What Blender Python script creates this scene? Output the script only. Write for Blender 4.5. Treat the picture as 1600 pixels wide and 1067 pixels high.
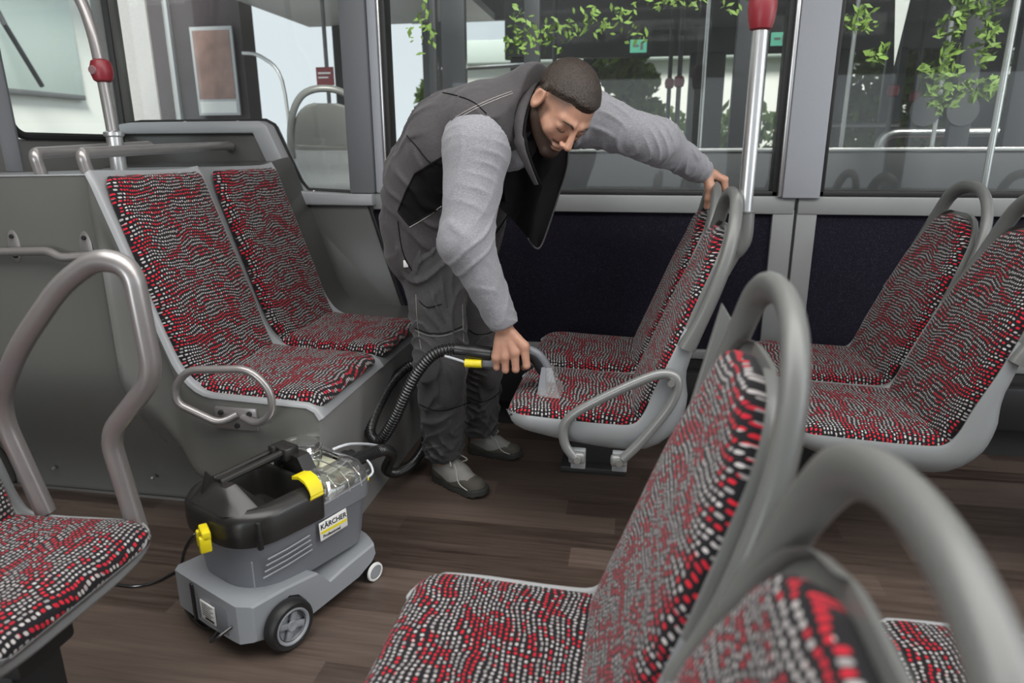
import bpy, bmesh, math, random
import numpy as np
from mathutils import Vector, Matrix
for o in list(bpy.data.objects): bpy.data.objects.remove(o)
S = bpy.context.scene; COL = S.collection
PI = math.pi
# ---------------------------------------------------------------- camera
F = 1067.0; CH = 1.15; PIT = math.radians(15.75); YAW = math.radians(10); ROLL = math.radians(0.2)
fwv = Vector((-math.sin(YAW)*math.cos(PIT), math.cos(YAW)*math.cos(PIT), -math.sin(PIT)))
rv = Vector((math.cos(YAW), math.sin(YAW), 0)); uv_ = rv.cross(fwv)
cR = rv*math.cos(ROLL)-uv_*math.sin(ROLL); cU = uv_*math.cos(ROLL)+rv*math.sin(ROLL)
cam_d = bpy.data.cameras.new('camera'); cam = bpy.data.objects.new('camera', cam_d); COL.objects.link(cam)
cam.matrix_world = Matrix(((cR.x, cU.x, -fwv.x, 0), (cR.y, cU.y, -fwv.y, 0), (cR.z, cU.z, -fwv.z, CH), (0, 0, 0, 1)))
cam_d.sensor_width = 36; cam_d.lens = 36*F/1600; cam_d.clip_start = 0.02; cam_d.clip_end = 200
cam_d.dof.use_dof = True; cam_d.dof.focus_distance = 2.0; cam_d.dof.aperture_fstop = 3.4
S.camera = cam
# ---------------------------------------------------------------- world and lights
S.view_settings.view_transform = 'Standard'; S.view_settings.look = 'None'
S.view_settings.exposure = -0.08; S.view_settings.gamma = 1.0; S.view_settings.use_curve_mapping = False
wd = bpy.data.worlds.new('sky'); S.world = wd; wd.use_nodes = True
bg = wd.node_tree.nodes['Background']; bg.inputs[0].default_value = (0.86, 0.94, 1.0, 1); bg.inputs[1].default_value = 1.15
def area(name, loc, target, sx, sy, power, col=(1, 1, 1)):
    d = bpy.data.lights.new(name, 'AREA'); d.shape = 'RECTANGLE'; d.size = sx; d.size_y = sy; d.energy = power; d.color = col
    o = bpy.data.objects.new(name, d); COL.objects.link(o); o.location = loc
    o.rotation_euler = (Vector(target)-Vector(loc)).to_track_quat('-Z', 'Y').to_euler()
    return o
area('ceiling_lamp_aisle', (0.6, 0.75, 2.27), (0.6, 0.75, 0), 5.0, 1.3, 105, (1.0, 0.985, 0.96))
area('ceiling_lamp_side', (-0.2, 2.05, 2.25), (-0.2, 2.05, 0), 5.0, 0.16, 9, (1.0, 0.98, 0.95))
area('near_side_fill', (-1.45, -1.9, 0.85), (-0.7, 2.0, 0.6), 1.1, 0.9, 26, (0.95, 0.98, 1.0))  # added fill lamp, placed so its mirror image stays hidden; no door here
area('front_end_fill', (4.2, 1.0, 1.6), (0, 1.6, 0.7), 2.0, 1.4, 34, (0.95, 0.98, 1.0))  # area lamp added at the open front end as daylight fill
sun = bpy.data.lights.new('sun', 'SUN'); sun.energy = 7.0; sun.angle = 0.3; sun.color = (1, 0.97, 0.9)
so = bpy.data.objects.new('sun', sun); COL.objects.link(so); so.rotation_euler = (math.radians(38), math.radians(24), 0)
# ---------------------------------------------------------------- helpers
def tag(o, label=None, cat=None, group=None, kind=None):
    if label: o['label'] = label
    if cat: o['category'] = cat
    if group: o['group'] = group
    if kind: o['kind'] = kind
    return o
def empty(name, loc=(0, 0, 0), label=None, cat=None, group=None, rz=0):
    o = bpy.data.objects.new(name, None); COL.objects.link(o); o.location = loc; o.rotation_euler = (0, 0, rz); o.empty_display_size = 0.05
    return tag(o, label, cat, group)
def sharpen(me, ang):
    bm = bmesh.new(); bm.from_mesh(me)
    for f in bm.faces: f.smooth = True
    if ang is not None:
        for e in bm.edges:
            if len(e.link_faces) == 2 and e.calc_face_angle(0) > math.radians(ang): e.smooth = False
    bm.to_mesh(me); bm.free()
def mobj(name, vf, mat, parent=None, ang=38, uv=None, fix=True):
    """link (verts, faces) as ONE mesh object; coordinates are in the parent's frame"""
    v, f = vf[0], vf[1]
    me = bpy.data.meshes.new(name); me.from_pydata([tuple(map(float, p)) for p in v], [], [tuple(map(int, q)) for q in f]); me.update()
    if uv is not None:
        lay = me.uv_layers.new(name='UVMap')
        vi = np.empty(len(me.loops), dtype=np.int32); me.loops.foreach_get('vertex_index', vi)
        lay.data.foreach_set('uv', np.asarray(uv, dtype=np.float32)[vi].ravel())
    if fix:
        bm = bmesh.new(); bm.from_mesh(me); bmesh.ops.recalc_face_normals(bm, faces=bm.faces); bm.to_mesh(me); bm.free()
    sharpen(me, ang)
    if mat: me.materials.append(mat)
    o = bpy.data.objects.new(name, me); COL.objects.link(o)
    if parent: o.parent = parent
    return o
class MB:
    def __init__(s): s.v = []; s.f = []
    def add(s, vf, M=None):
        n = len(s.v)
        for p in vf[0]:
            p = Vector(tuple(map(float, p))); s.v.append(tuple(M @ p) if M is not None else tuple(p))
        for q in vf[1]: s.f.append(tuple(i+n for i in q))
        return s
    @property
    def vf(s): return (s.v, s.f)
def rbox(c, size, bev=0.004, seg=2, rot=None):
    bm = bmesh.new(); bmesh.ops.create_cube(bm, size=1)
    bmesh.ops.scale(bm, vec=size, verts=bm.verts)
    if bev > 0: bmesh.ops.bevel(bm, geom=list(bm.edges)+list(bm.verts), offset=min(bev, min(size)*0.49), segments=seg, affect='EDGES', profile=0.5)
    M = Matrix.Translation(c) @ (rot.to_4x4() if rot is not None else Matrix())
    bmesh.ops.transform(bm, matrix=M, verts=bm.verts)
    bm.verts.index_update(); r = ([tuple(v.co) for v in bm.verts], [tuple(v.index for v in f.verts) for f in bm.faces]); bm.free(); return r
def bx(x0, x1, y0, y1, z0, z1, bev=0.004): return rbox(((x0+x1)/2, (y0+y1)/2, (z0+z1)/2), (abs(x1-x0), abs(y1-y0), abs(z1-z0)), bev)
def spline(pts, n=8, closed=False):
    P = [np.array(p, float) for p in pts]; out = []; m = len(P)
    rng = range(m) if closed else range(m-1)
    for i in rng:
        if closed: a, b, c, d = P[(i-1) % m], P[i], P[(i+1) % m], P[(i+2) % m]
        else: a, b, c, d = P[max(i-1, 0)], P[i], P[i+1], P[min(i+2, m-1)]
        for k in range(n):
            t = k/n; out.append(0.5*((2*b)+(-a+c)*t+(2*a-5*b+4*c-d)*t*t+(-a+3*b-3*c+d)*t**3))
    if not closed: out.append(P[-1])
    return out
def fillet(pts, r, n=6, closed=False):
    """polyline with rounded corners"""
    P = [Vector(p) for p in pts]; out = []; m = len(P)
    for i in range(m):
        if not closed and i in (0, m-1): out.append(P[i]); continue
        a, b, c = P[(i-1) % m], P[i], P[(i+1) % m]
        rr = r[i] if isinstance(r, (list, tuple)) else r
        d1, d2 = (a-b), (c-b); l = min(rr, d1.length*0.49, d2.length*0.49)
        p, q = b+d1.normalized()*l, b+d2.normalized()*l
        for k in range(n+1):
            t = k/n; out.append(p*(1-t)**2+b*2*t*(1-t)+q*t*t)
    return out
def tube(path, r, seg=14, closed=False, ell=1.0, up=None, cap=True):
    """r float or list; ell flattens along the second axis; up fixes the first axis"""
    P = [Vector(p) for p in path]; n = len(P); V = []; Fc = []
    N = None
    for i in range(n):
        if closed: t = (P[(i+1) % n]-P[i-1]).normalized()
        else: t = (P[min(i+1, n-1)]-P[max(i-1, 0)]).normalized()
        if up is not None: N = Vector(up)-t*t.dot(Vector(up)); N.normalize()
        elif N is None:
            N = t.orthogonal().normalized()
        else:
            N = (N-t*t.dot(N)).normalized()
        B = t.cross(N); ri = r[min(i, len(r)-1)] if isinstance(r, (list, tuple, np.ndarray)) else r
        for k in range(seg):
            a = 2*PI*k/seg; V.append(P[i]+N*(math.cos(a)*ri)+B*(math.sin(a)*ri*ell))
    m = n if closed else n-1
    for i in range(m):
        for k in range(seg):
            a, b = i*seg+k, i*seg+(k+1) % seg; c, d = ((i+1) % n)*seg+(k+1) % seg, ((i+1) % n)*seg+k
            Fc.append((a, b, c, d))
    if cap and not closed:
        Fc.append(tuple(range(seg))[::-1]); Fc.append(tuple((n-1)*seg+k for k in range(seg)))
    return V, Fc
def loft(rings, closed=True, caps=True):
    n = len(rings[0]); V = [p for r_ in rings for p in r_]; Fc = []
    for i in range(len(rings)-1):
        for k in range(n if closed else n-1):
            Fc.append((i*n+k, i*n+(k+1) % n, (i+1)*n+(k+1) % n, (i+1)*n+k))
    if caps and closed:
        Fc.append(tuple(range(n))[::-1]); Fc.append(tuple((len(rings)-1)*n+k for k in range(n)))
    return V, Fc
def lathe(prof, c=(0, 0, 0), seg=28, axis='z', cap=True):
    rings = []
    for r_, z in prof:
        ring = []
        for k in range(seg):
            a = 2*PI*k/seg; x, y = r_*math.cos(a), r_*math.sin(a)
            p = {'z': (x, y, z), 'x': (z, x, y), 'y': (x, z, y)}[axis]; ring.append((p[0]+c[0], p[1]+c[1], p[2]+c[2]))
        rings.append(ring)
    return loft(rings, True, cap)
def prism(poly, y0, y1, bev=0.0, axis='y', seg=2):
    """polygon in (x,z) extruded along y (or (x,y) along z, (y,z) along x)"""
    def mk(a, b, t): return {'y': (a, t, b), 'z': (a, b, t), 'x': (t, a, b)}[axis]
    bm = bmesh.new(); vs = [bm.verts.new(mk(a, b, y0)) for a, b in poly]; f = bm.faces.new(vs)
    r = bmesh.ops.extrude_face_region(bm, geom=[f]); nv = [e for e in r['geom'] if isinstance(e, bmesh.types.BMVert)]
    bmesh.ops.translate(bm, verts=nv, vec=mk(0, 0, y1-y0))
    bmesh.ops.recalc_face_normals(bm, faces=bm.faces)
    if bev > 0:
        es = [e for e in bm.edges if e.calc_face_angle(0) > 0.5]
        bmesh.ops.bevel(bm, geom=es, offset=bev, segments=seg, affect='EDGES', profile=0.5)
    bm.verts.index_update(); out = ([tuple(v.co) for v in bm.verts], [tuple(v.index for v in f.verts) for f in bm.faces]); bm.free(); return out
def struct(name, vf, mat, ang=38, uv=None):
    o = mobj(name, vf, mat, None, ang, uv); o['kind'] = 'structure'; return o
def copy_tree(o, parent=None):
    c = o.copy(); COL.objects.link(c); c.parent = parent
    for ch in list(o.children): copy_tree(ch, c)
    return c
# ---------------------------------------------------------------- materials
def newmat(name):
    m = bpy.data.materials.new(name); m.use_nodes = True; nt = m.node_tree; return m, nt, nt.nodes['Principled BSDF']
def nd(nt, t, **k):
    n = nt.nodes.new(t)
    for a, b in k.items(): setattr(n, a, b)
    return n
def mth(nt, op, a, b=None, c=None, clamp=False):
    n = nt.nodes.new('ShaderNodeMath'); n.operation = op; n.use_clamp = clamp
    for i, x in enumerate((a, b, c)):
        if x is None: continue
        if isinstance(x, (int, float)): n.inputs[i].default_value = x
        else: nt.links.new(x, n.inputs[i])
    return n.outputs[0]
def mixc(nt, fac, a, b):
    n = nt.nodes.new('ShaderNodeMix'); n.data_type = 'RGBA'
    for i, x in ((0, fac), (6, a), (7, b)):
        if isinstance(x, (int, float)): n.inputs[i].default_value = x
        elif isinstance(x, tuple): n.inputs[i].default_value = (*x[:3], 1)
        else: nt.links.new(x, n.inputs[i])
    return n.outputs[2]
def plain(name, col, rough=0.5, metal=0.0, noise=0.0, nscale=40, bump=0.0, bscale=200, spec=0.5, coat=0.0, emit=None, es=1.0):
    m, nt, b = newmat(name); b.inputs['Base Color'].default_value = (*col, 1); b.inputs['Roughness'].default_value = rough
    b.inputs['Metallic'].default_value = metal; b.inputs['Specular IOR Level'].default_value = spec; b.inputs['Coat Weight'].default_value = coat
    if noise > 0:
        n = nd(nt, 'ShaderNodeTexNoise'); n.inputs['Scale'].default_value = nscale; n.inputs['Detail'].default_value = 4
        tc = nd(nt, 'ShaderNodeTexCoord'); nt.links.new(tc.outputs['Object'], n.inputs['Vector'])
        f = mth(nt, 'MULTIPLY_ADD', n.outputs[0], 2*noise, 1-noise)
        mm = nt.nodes.new('ShaderNodeVectorMath'); mm.operation = 'SCALE'; mm.inputs[0].default_value = col; nt.links.new(f, mm.inputs['Scale'])
        nt.links.new(mm.outputs[0], b.inputs['Base Color'])
    if bump > 0:
        n = nd(nt, 'ShaderNodeTexNoise'); n.inputs['Scale'].default_value = bscale; n.inputs['Detail'].default_value = 3
        tc = nd(nt, 'ShaderNodeTexCoord'); nt.links.new(tc.outputs['Object'], n.inputs['Vector'])
        bp = nd(nt, 'ShaderNodeBump'); bp.inputs['Strength'].default_value = bump; bp.inputs['Distance'].default_value = 0.002
        nt.links.new(n.outputs[0], bp.inputs['Height']); nt.links.new(bp.outputs[0], b.inputs['Normal'])
    if emit: b.inputs['Emission Color'].default_value = (*emit, 1); b.inputs['Emission Strength'].default_value = es
    return m
def fabric_mat():
    """black moquette with wavy rows of red and pale grey dabs; UV in metres"""
    m, nt, b = newmat('seat_moquette'); L = nt.links.new
    uv = nd(nt, 'ShaderNodeUVMap'); uv.uv_map = 'UVMap'
    n1 = nd(nt, 'ShaderNodeTexNoise'); n1.inputs['Scale'].default_value = 9.0; n1.inputs['Detail'].default_value = 1.5; L(uv.outputs[0], n1.inputs['Vector'])
    vm = nd(nt, 'ShaderNodeVectorMath', operation='SUBTRACT'); L(n1.outputs['Color'], vm.inputs[0]); vm.inputs[1].default_value = (.5, .5, .5)
    vs = nd(nt, 'ShaderNodeVectorMath', operation='SCALE'); L(vm.outputs[0], vs.inputs[0]); vs.inputs['Scale'].default_value = 0.042
    va = nd(nt, 'ShaderNodeVectorMath', operation='ADD'); L(uv.outputs[0], va.inputs[0]); L(vs.outputs[0], va.inputs[1])
    sp = nd(nt, 'ShaderNodeSeparateXYZ'); L(va.outputs[0], sp.inputs[0])
    V = mth(nt, 'DIVIDE', sp.outputs[1], 0.0098); row = mth(nt, 'FLOOR', V); fv = mth(nt, 'SUBTRACT', V, row)
    wn = nd(nt, 'ShaderNodeTexWhiteNoise', noise_dimensions='1D'); L(row, wn.inputs['W'])
    U = mth(nt, 'ADD', mth(nt, 'DIVIDE', sp.outputs[0], 0.0088), mth(nt, 'MULTIPLY', wn.outputs[0], 0.9)); cu = mth(nt, 'FLOOR', U); fu = mth(nt, 'SUBTRACT', U, cu)
    cx = nd(nt, 'ShaderNodeCombineXYZ'); L(cu, cx.inputs[0]); L(row, cx.inputs[1])
    w2 = nd(nt, 'ShaderNodeTexWhiteNoise', noise_dimensions='2D'); L(cx.outputs[0], w2.inputs['Vector'])
    sc = nd(nt, 'ShaderNodeSeparateColor'); L(w2.outputs['Color'], sc.inputs[0]); r1, r2, r3 = sc.outputs
    # dab: rounded box with per-cell size jitter
    du = mth(nt, 'ABSOLUTE', mth(nt, 'SUBTRACT', fu, 0.5)); dv = mth(nt, 'ABSOLUTE', mth(nt, 'SUBTRACT', mth(nt, 'SUBTRACT', fv, 0.5), mth(nt, 'MULTIPLY', mth(nt, 'SUBTRACT', r3, .5), .22)))
    du = mth(nt, 'DIVIDE', du, mth(nt, 'MULTIPLY_ADD', r2, 0.10, 0.275)); dv = mth(nt, 'DIVIDE', dv, 0.235)
    dd = mth(nt, 'POWER', mth(nt, 'ADD', mth(nt, 'POWER', du, 3.0), mth(nt, 'POWER', dv, 3.0)), 0.3333)
    dab = mth(nt, 'MULTIPLY', mth(nt, 'SUBTRACT', 1.08, dd), 6.0, clamp=True)
    n2 = nd(nt, 'ShaderNodeTexNoise'); n2.inputs['Scale'].default_value = 1.0; n2.inputs['Detail'].default_value = 2; mpp = nd(nt, 'ShaderNodeMapping'); mpp.inputs['Scale'].default_value = (13, 34, 1); L(va.outputs[0], mpp.inputs[0]); L(mpp.outputs[0], n2.inputs['Vector'])
    thr = mth(nt, 'MULTIPLY_ADD', n2.outputs[0], 3.6, -1.44)
    isred = mth(nt, 'LESS_THAN', r1, thr)
    rc = mixc(nt, r2, (.62, .018, .035), (.42, .012, .03)); gc = mixc(nt, r2, (.56, .53, .52), (.27, .255, .255))
    colr = mixc(nt, dab, (.010, .009, .011), mixc(nt, isred, gc, rc)); L(colr, b.inputs['Base Color'])
    b.inputs['Roughness'].default_value = 0.85; b.inputs['Sheen Weight'].default_value = 0.1; b.inputs['Specular IOR Level'].default_value = .2
    bp = nd(nt, 'ShaderNodeBump'); bp.inputs['Strength'].default_value = .35; bp.inputs['Distance'].default_value = .0012
    L(dab, bp.inputs['Height']); L(bp.outputs[0], b.inputs['Normal'])
    return m
def floor_mat():
    m, nt, b = newmat('wood_plank_vinyl'); L = nt.links.new
    tc = nd(nt, 'ShaderNodeTexCoord'); sp = nd(nt, 'ShaderNodeSeparateXYZ'); L(tc.outputs['Object'], sp.inputs[0])
    Y = mth(nt, 'DIVIDE', sp.outputs[1], 0.095); row = mth(nt, 'FLOOR', Y)
    wn = nd(nt, 'ShaderNodeTexWhiteNoise', noise_dimensions='1D'); L(row, wn.inputs['W'])
    X = mth(nt, 'ADD', mth(nt, 'DIVIDE', sp.outputs[0], 0.85), mth(nt, 'MULTIPLY', wn.outputs[0], 7.0)); cxf = mth(nt, 'FLOOR', X)
    cb = nd(nt, 'ShaderNodeCombineXYZ'); L(cxf, cb.inputs[0]); L(row, cb.inputs[1])
    w2 = nd(nt, 'ShaderNodeTexWhiteNoise', noise_dimensions='2D'); L(cb.outputs[0], w2.inputs['Vector'])
    mp = nd(nt, 'ShaderNodeMapping'); mp.inputs['Scale'].default_value = (2.2, 46, 1); L(tc.outputs['Object'], mp.inputs[0])
    off = nd(nt, 'ShaderNodeVectorMath', operation='ADD'); L(mp.outputs[0], off.inputs[0]); L(w2.outputs['Color'], off.inputs[1])
    ns = nd(nt, 'ShaderNodeTexNoise'); ns.inputs['Scale'].default_value = 1.6; ns.inputs['Detail'].default_value = 6; ns.inputs['Roughness'].default_value = .62; L(off.outputs[0], ns.inputs['Vector'])
    ns2 = nd(nt, 'ShaderNodeTexNoise'); ns2.inputs['Scale'].default_value = 420; L(tc.outputs['Object'], ns2.inputs['Vector'])
    k = mth(nt, 'ADD', mth(nt, 'MULTIPLY', w2.outputs[0], .55), mth(nt, 'MULTIPLY_ADD', ns.outputs[0], 1.1, -.35), clamp=True)
    c = mixc(nt, k, (.028, .017, .013), (.15, .112, .092))
    spk = mth(nt, 'GREATER_THAN', ns2.outputs[0], .735)
    c2 = mixc(nt, mth(nt, 'MULTIPLY', spk, .45), c, (.3, .26, .22)); L(c2, b.inputs['Base Color'])
    b.inputs['Roughness'].default_value = .38; b.inputs['Specular IOR Level'].default_value = .5
    L(mth(nt, 'MULTIPLY_ADD', ns.outputs[0], .3, .24), b.inputs['Roughness'])
    return m
def carpet_mat():
    m, nt, b = newmat('dark_carpet_panel'); L = nt.links.new
    tc = nd(nt, 'ShaderNodeTexCoord'); n = nd(nt, 'ShaderNodeTexNoise'); n.inputs['Scale'].default_value = 480; n.inputs['Detail'].default_value = 2; L(tc.outputs['Object'], n.inputs['Vector'])
    n2 = nd(nt, 'ShaderNodeTexNoise'); n2.inputs['Scale'].default_value = 5; L(tc.outputs['Object'], n2.inputs['Vector'])
    k = mth(nt, 'MULTIPLY', mth(nt, 'SUBTRACT', n.outputs[0], .56), 5.5, clamp=True)
    L(mixc(nt, mth(nt, 'MULTIPLY', k, mth(nt, 'ADD', n2.outputs[0], .2)), (.010, .009, .016), (.075, .068, .095)), b.inputs['Base Color'])
    b.inputs['Roughness'].default_value = .95; b.inputs['Specular IOR Level'].default_value = .15
    return m
def glass_mat(name, tint=(.8, .84, .83), dust_haze=.06, fac=.1):
    m = bpy.data.materials.new(name); m.use_nodes = True; nt = m.node_tree; L = nt.links.new
    nt.nodes.remove(nt.nodes['Principled BSDF']); out = nt.nodes['Material Output']
    tr = nd(nt, 'ShaderNodeBsdfTransparent'); tr.inputs[0].default_value = (*tint, 1)
    gl = nd(nt, 'ShaderNodeBsdfGlossy'); gl.inputs['Roughness'].default_value = .02; gl.inputs[0].default_value = (1, 1, 1, 1)
    lw = nd(nt, 'ShaderNodeLayerWeight'); lw.inputs[0].default_value = .5
    mx = nd(nt, 'ShaderNodeMixShader'); L(mth(nt, 'MULTIPLY_ADD', mth(nt, 'POWER', lw.outputs['Facing'], 4.0), .9, .035+fac*.3), mx.inputs[0]); L(tr.outputs[0], mx.inputs[1]); L(gl.outputs[0], mx.inputs[2])
    df = nd(nt, 'ShaderNodeBsdfDiffuse'); df.inputs[0].default_value = (.5, .5, .5, 1)
    tc = nd(nt, 'ShaderNodeTexCoord'); n = nd(nt, 'ShaderNodeTexNoise'); n.inputs['Scale'].default_value = 260; n.inputs['Detail'].default_value = 3; L(tc.outputs['Object'], n.inputs['Vector'])
    n2 = nd(nt, 'ShaderNodeTexNoise'); n2.inputs['Scale'].default_value = 4; n2.inputs['Detail'].default_value = 4; L(tc.outputs['Object'], n2.inputs['Vector'])
    d = mth(nt, 'ADD', mth(nt, 'MULTIPLY', mth(nt, 'GREATER_THAN', n.outputs[0], .73), .22), mth(nt, 'MULTIPLY', n2.outputs[0], dust_haze))  # dust on the windows; on clear plastics a painted pale haze
    mx2 = nd(nt, 'ShaderNodeMixShader'); L(d, mx2.inputs[0]); L(mx.outputs[0], mx2.inputs[1]); L(df.outputs[0], mx2.inputs[2]); L(mx2.outputs[0], out.inputs[0])
    return m
M = {}
M['fabric'] = fabric_mat(); M['floor'] = floor_mat(); M['carpet'] = carpet_mat()
M['shell'] = plain('seat_shell_plastic', (.27, .283, .29), .34, noise=.03, nscale=14, bump=.05, bscale=500)
M['shell_white'] = plain('seat_shell_pale', (.50, .51, .52), .32)
M['handle'] = plain('handle_plastic', (.135, .139, .133), .33, bump=.06, bscale=600)
M['steel'] = plain('painted_tube', (.31, .295, .29), .28, metal=.55, noise=.03)
M['alu'] = plain('brushed_aluminium', (.62, .62, .62), .3, metal=.9, bump=.05, bscale=300)
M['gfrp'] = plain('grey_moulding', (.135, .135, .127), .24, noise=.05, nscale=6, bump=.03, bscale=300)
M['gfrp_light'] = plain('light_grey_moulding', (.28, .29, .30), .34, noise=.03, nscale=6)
M['wallgrey'] = plain('side_wall_grey', (.25, .26, .26), .42, metal=.1, noise=.03, nscale=10)
M['pillar'] = plain('pillar_blue_grey', (.30, .315, .345), .55, noise=.04, nscale=300)
M['pillar_dark'] = plain('pillar_dark_grey', (.12, .125, .135), .5)
M['rubber'] = plain('black_rubber', (.012, .012, .012), .5)
M['black'] = plain('black_plastic', (.016, .016, .017), .35, bump=.05, bscale=400)
M['dark'] = plain('dark_underframe', (.02, .02, .02), .6)
M['red'] = plain('red_plastic', (.21, .016, .024), .38)
M['screw'] = plain('zinc_screw', (.5, .5, .48), .35, metal=.9)
M['glass'] = glass_mat('side_window_glass', (.90, .915, .905), .03, .0)
M['glass2'] = glass_mat('rear_window_glass', (.95, .98, .97), .02, .0)
M['ceiling'] = plain('ceiling_white', (.6, .6, .6), .6)
M['arm'] = plain('armrest_grey', (.22, .225, .22), .32, metal=.3)
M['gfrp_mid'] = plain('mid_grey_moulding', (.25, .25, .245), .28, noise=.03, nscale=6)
M['clear_head'] = glass_mat('clear_nozzle', (.85, .86, .87), .55, .4)  # grey haze mixed into the colour as sheen, so the clear head shows
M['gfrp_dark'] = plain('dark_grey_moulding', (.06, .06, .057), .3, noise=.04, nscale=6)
M['redgrey'] = plain('button_disc', (.22, .12, .13), .4)
M['clear2'] = plain('clear_tube', (.55, .57, .6), .15, spec=.8)
# ================================================================ the bus body
WY = 2.74                                   # inner face of the window wall
struct('floor', bx(-2.2, 5.0, -2.2, WY+.03, -.05, 0, 0), M['floor'])
struct('ceiling', bx(-2.2, 5.0, -2.25, WY+.05, 2.32, 2.36, 0), M['ceiling'])
struct('trim_1', bx(-2.15, -1.0, 1.862, 1.874, 0, .006, .001), M['alu'])            # floor edge strip below the bench
nw = MB(); nw.add(bx(-2.2, 5.0, -2.25, -2.2, 0, .75, 0)); nw.add(bx(-2.2, 5.0, -2.25, -2.2, 1.85, 2.36, 0))
for x in (-2.2, -1.55, .95, 2.5, 4.6): nw.add(bx(x, x+.18, -2.25, -2.2, .7, 1.9, 0))
struct('wall_near_blocker', nw.vf, M['wallgrey'])  # unseen side, added to darken the reflections in the window glass
# window wall: lower frame, with sunk carpet panels
wl = MB()
wl.add(bx(-1.08, .585, WY-.035, WY+.02, .912, .978, .006))       # ledge left bay
wl.add(bx(.597, 3.2, WY-.035, WY+.02, .912, .978, .006))
wl.add(bx(-1.06, .585, WY-.03, WY+.02, .335, .372, .004)); wl.add(bx(.597, 3.2, WY-.03, WY+.02, .335, .372, .004))
wl.add(bx(.512, .588, WY-.03, WY+.02, .355, .93, .004)); wl.add(bx(.597, .668, WY-.03, WY+.02, .355, .93, .004))
struct('wall_far', wl.vf, M['wallgrey'])
struct('trim_2', bx(.588, .597, WY-.026, WY, .33, .93, 0), M['rubber'])
struct('trim_3', bx(-1.06, .515, WY-.012, WY+.02, .36, .92, 0), M['carpet'])
struct('trim_4', bx(.665, 3.2, WY-.012, WY+.02, .36, .92, 0), M['carpet'])
struct('trim_5', bx(-1.2, 3.2, WY-.02, WY+.03, 0, .34, 0), M['dark'])
hv = MB(); hv.add(bx(-.7, 3.0, WY-.10, WY-.03, .13, .30, .012))
struct('trim_6', hv.vf, M['black'])                                # heating duct
# pillars
struct('trim_7', bx(-1.145, -1.035, WY-.055, WY+.05, .976, 2.3, .012), M['pillar_dark'])
struct('trim_8', bx(-1.034, -.997, WY-.045, WY+.05, .978, 2.3, .008), M['pillar'])
struct('trim_9', bx(.535, .665, WY-.055, WY+.05, .972, 2.3, .006), M['pillar'])
struct('trim_10', MB().add(bx(.520, .534, WY-.05, WY+.05, .976, 2.3, .004)).add(bx(-.996, -.985, WY-.04, WY+.05, .978, 2.3, .004)).vf, M['alu'])
gk = MB()
for a, b in ((-.985, -.965), (.500, .520), (.665, .683)): gk.add(bx(a, b, WY-.03, WY+.04, .976, 2.3, .003))
gk.add(bx(-.985, .520, WY-.03, WY+.04, .978, .996, .003)); gk.add(bx(.665, 3.2, WY-.03, WY+.04, .978, .998, .003))
struct('trim_11', gk.vf, M['rubber'])
# panes
def pane(name, x0, x1, z0, z1, mat=M['glass'], y=WY+.02): return struct(name, bx(x0, x1, y, y+.005, z0, z1, 0), mat)
pane('window_1', -.975, .51, .985, 2.3); pane('window_2', .675, 3.2, .985, 2.3)
# bay over the rear bench: pane with its sill running down a slope
fair = [(-2.14, 1.255), (-2.08, 1.262), (-1.505, 1.262), (-1.472, 1.245), (-1.375, 1.02), (-1.345, .985), (-1.145, .976)]
pz = [(-2.2, 1.2), (-1.48, 1.24), (-1.36, .98), (-1.04, .97), (-1.04, 2.3), (-2.2, 2.3)]
struct('window_3', prism(pz, WY+.02, WY+.025), M['glass'])
inner = [(-1.04, .976), (-1.04, .93), (-1.385, .93), (-1.44, .99), (-1.535, 1.215), (-2.14, 1.215)]
struct('trim_12', prism(fair+[(-1.04, .976)]+inner[1:], WY-.075, WY+.03, .006), M['gfrp_light'])
struct('trim_13', tube([(x, WY-.004, z+.004) for x, z in fair], .008, 6), M['rubber'])
# inner panel below that bay (darker), joint runs down at a slant
pn = [(-2.14, 1.22), (-1.53, 1.22), (-1.44, .99), (-1.385, .935), (-1.075, .935), (-.93, .46), (-.93, 0), (-2.14, 0)]
struct('wall_left', prism(pn, WY-.05, WY+.03, .004), M['gfrp_dark'])
struct('trim_14', tube([(-1.072, WY-.051, .965), (-.925, WY-.051, .46), (-.90, WY-.051, 0)], .0045, 6), M['rubber'])
sx = MB()
for x, z in ((-1.86, 1.262), (-1.62, 1.262), (-1.31, .984), (-1.10, .98)): sx.add(lathe([(.0001, .004), (.006, .003), (.007, 0)], (x, WY-.03, z), 10))
struct('trim_15', sx.vf, M['screw'])
# rear end: wall with a rear window
RX = -2.15
rw = MB(); rw.add(bx(RX-.05, RX, -2.2, WY+.05, 0, 1.19, .01)); rw.add(bx(RX-.05, RX, -2.2, 2.16, 1.18, 2.32, .02)); rw.add(bx(RX-.05, RX, 2.68, WY+.05, 1.18, 2.32, .01)); rw.add(bx(RX-.05, RX, 2.1, WY+.05, 2.08, 2.32, .01))
struct('wall_rear', rw.vf, M['gfrp'])
def rrect(a0, a1, b0, b1, r, n=6):
    pts = []
    for cx, cy, s in ((a1-r, b1-r, 0), (a0+r, b1-r, 1), (a0+r, b0+r, 2), (a1-r, b0+r, 3)):
        for k in range(n+1):
            t = (s+k/n)*PI/2; pts.append((cx+r*math.cos(t), cy+r*math.sin(t)))
    return pts
rr = rrect(2.15, 2.70, 1.20, 2.06, .06)
struct('trim_16', tube([(RX+.002, a, b) for a, b in rr], .014, 8, closed=True), M['rubber'])
struct('window_4', bx(RX-.03, RX-.025, 2.15, 2.7, 1.18, 2.08, 0), M['glass2'])
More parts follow.
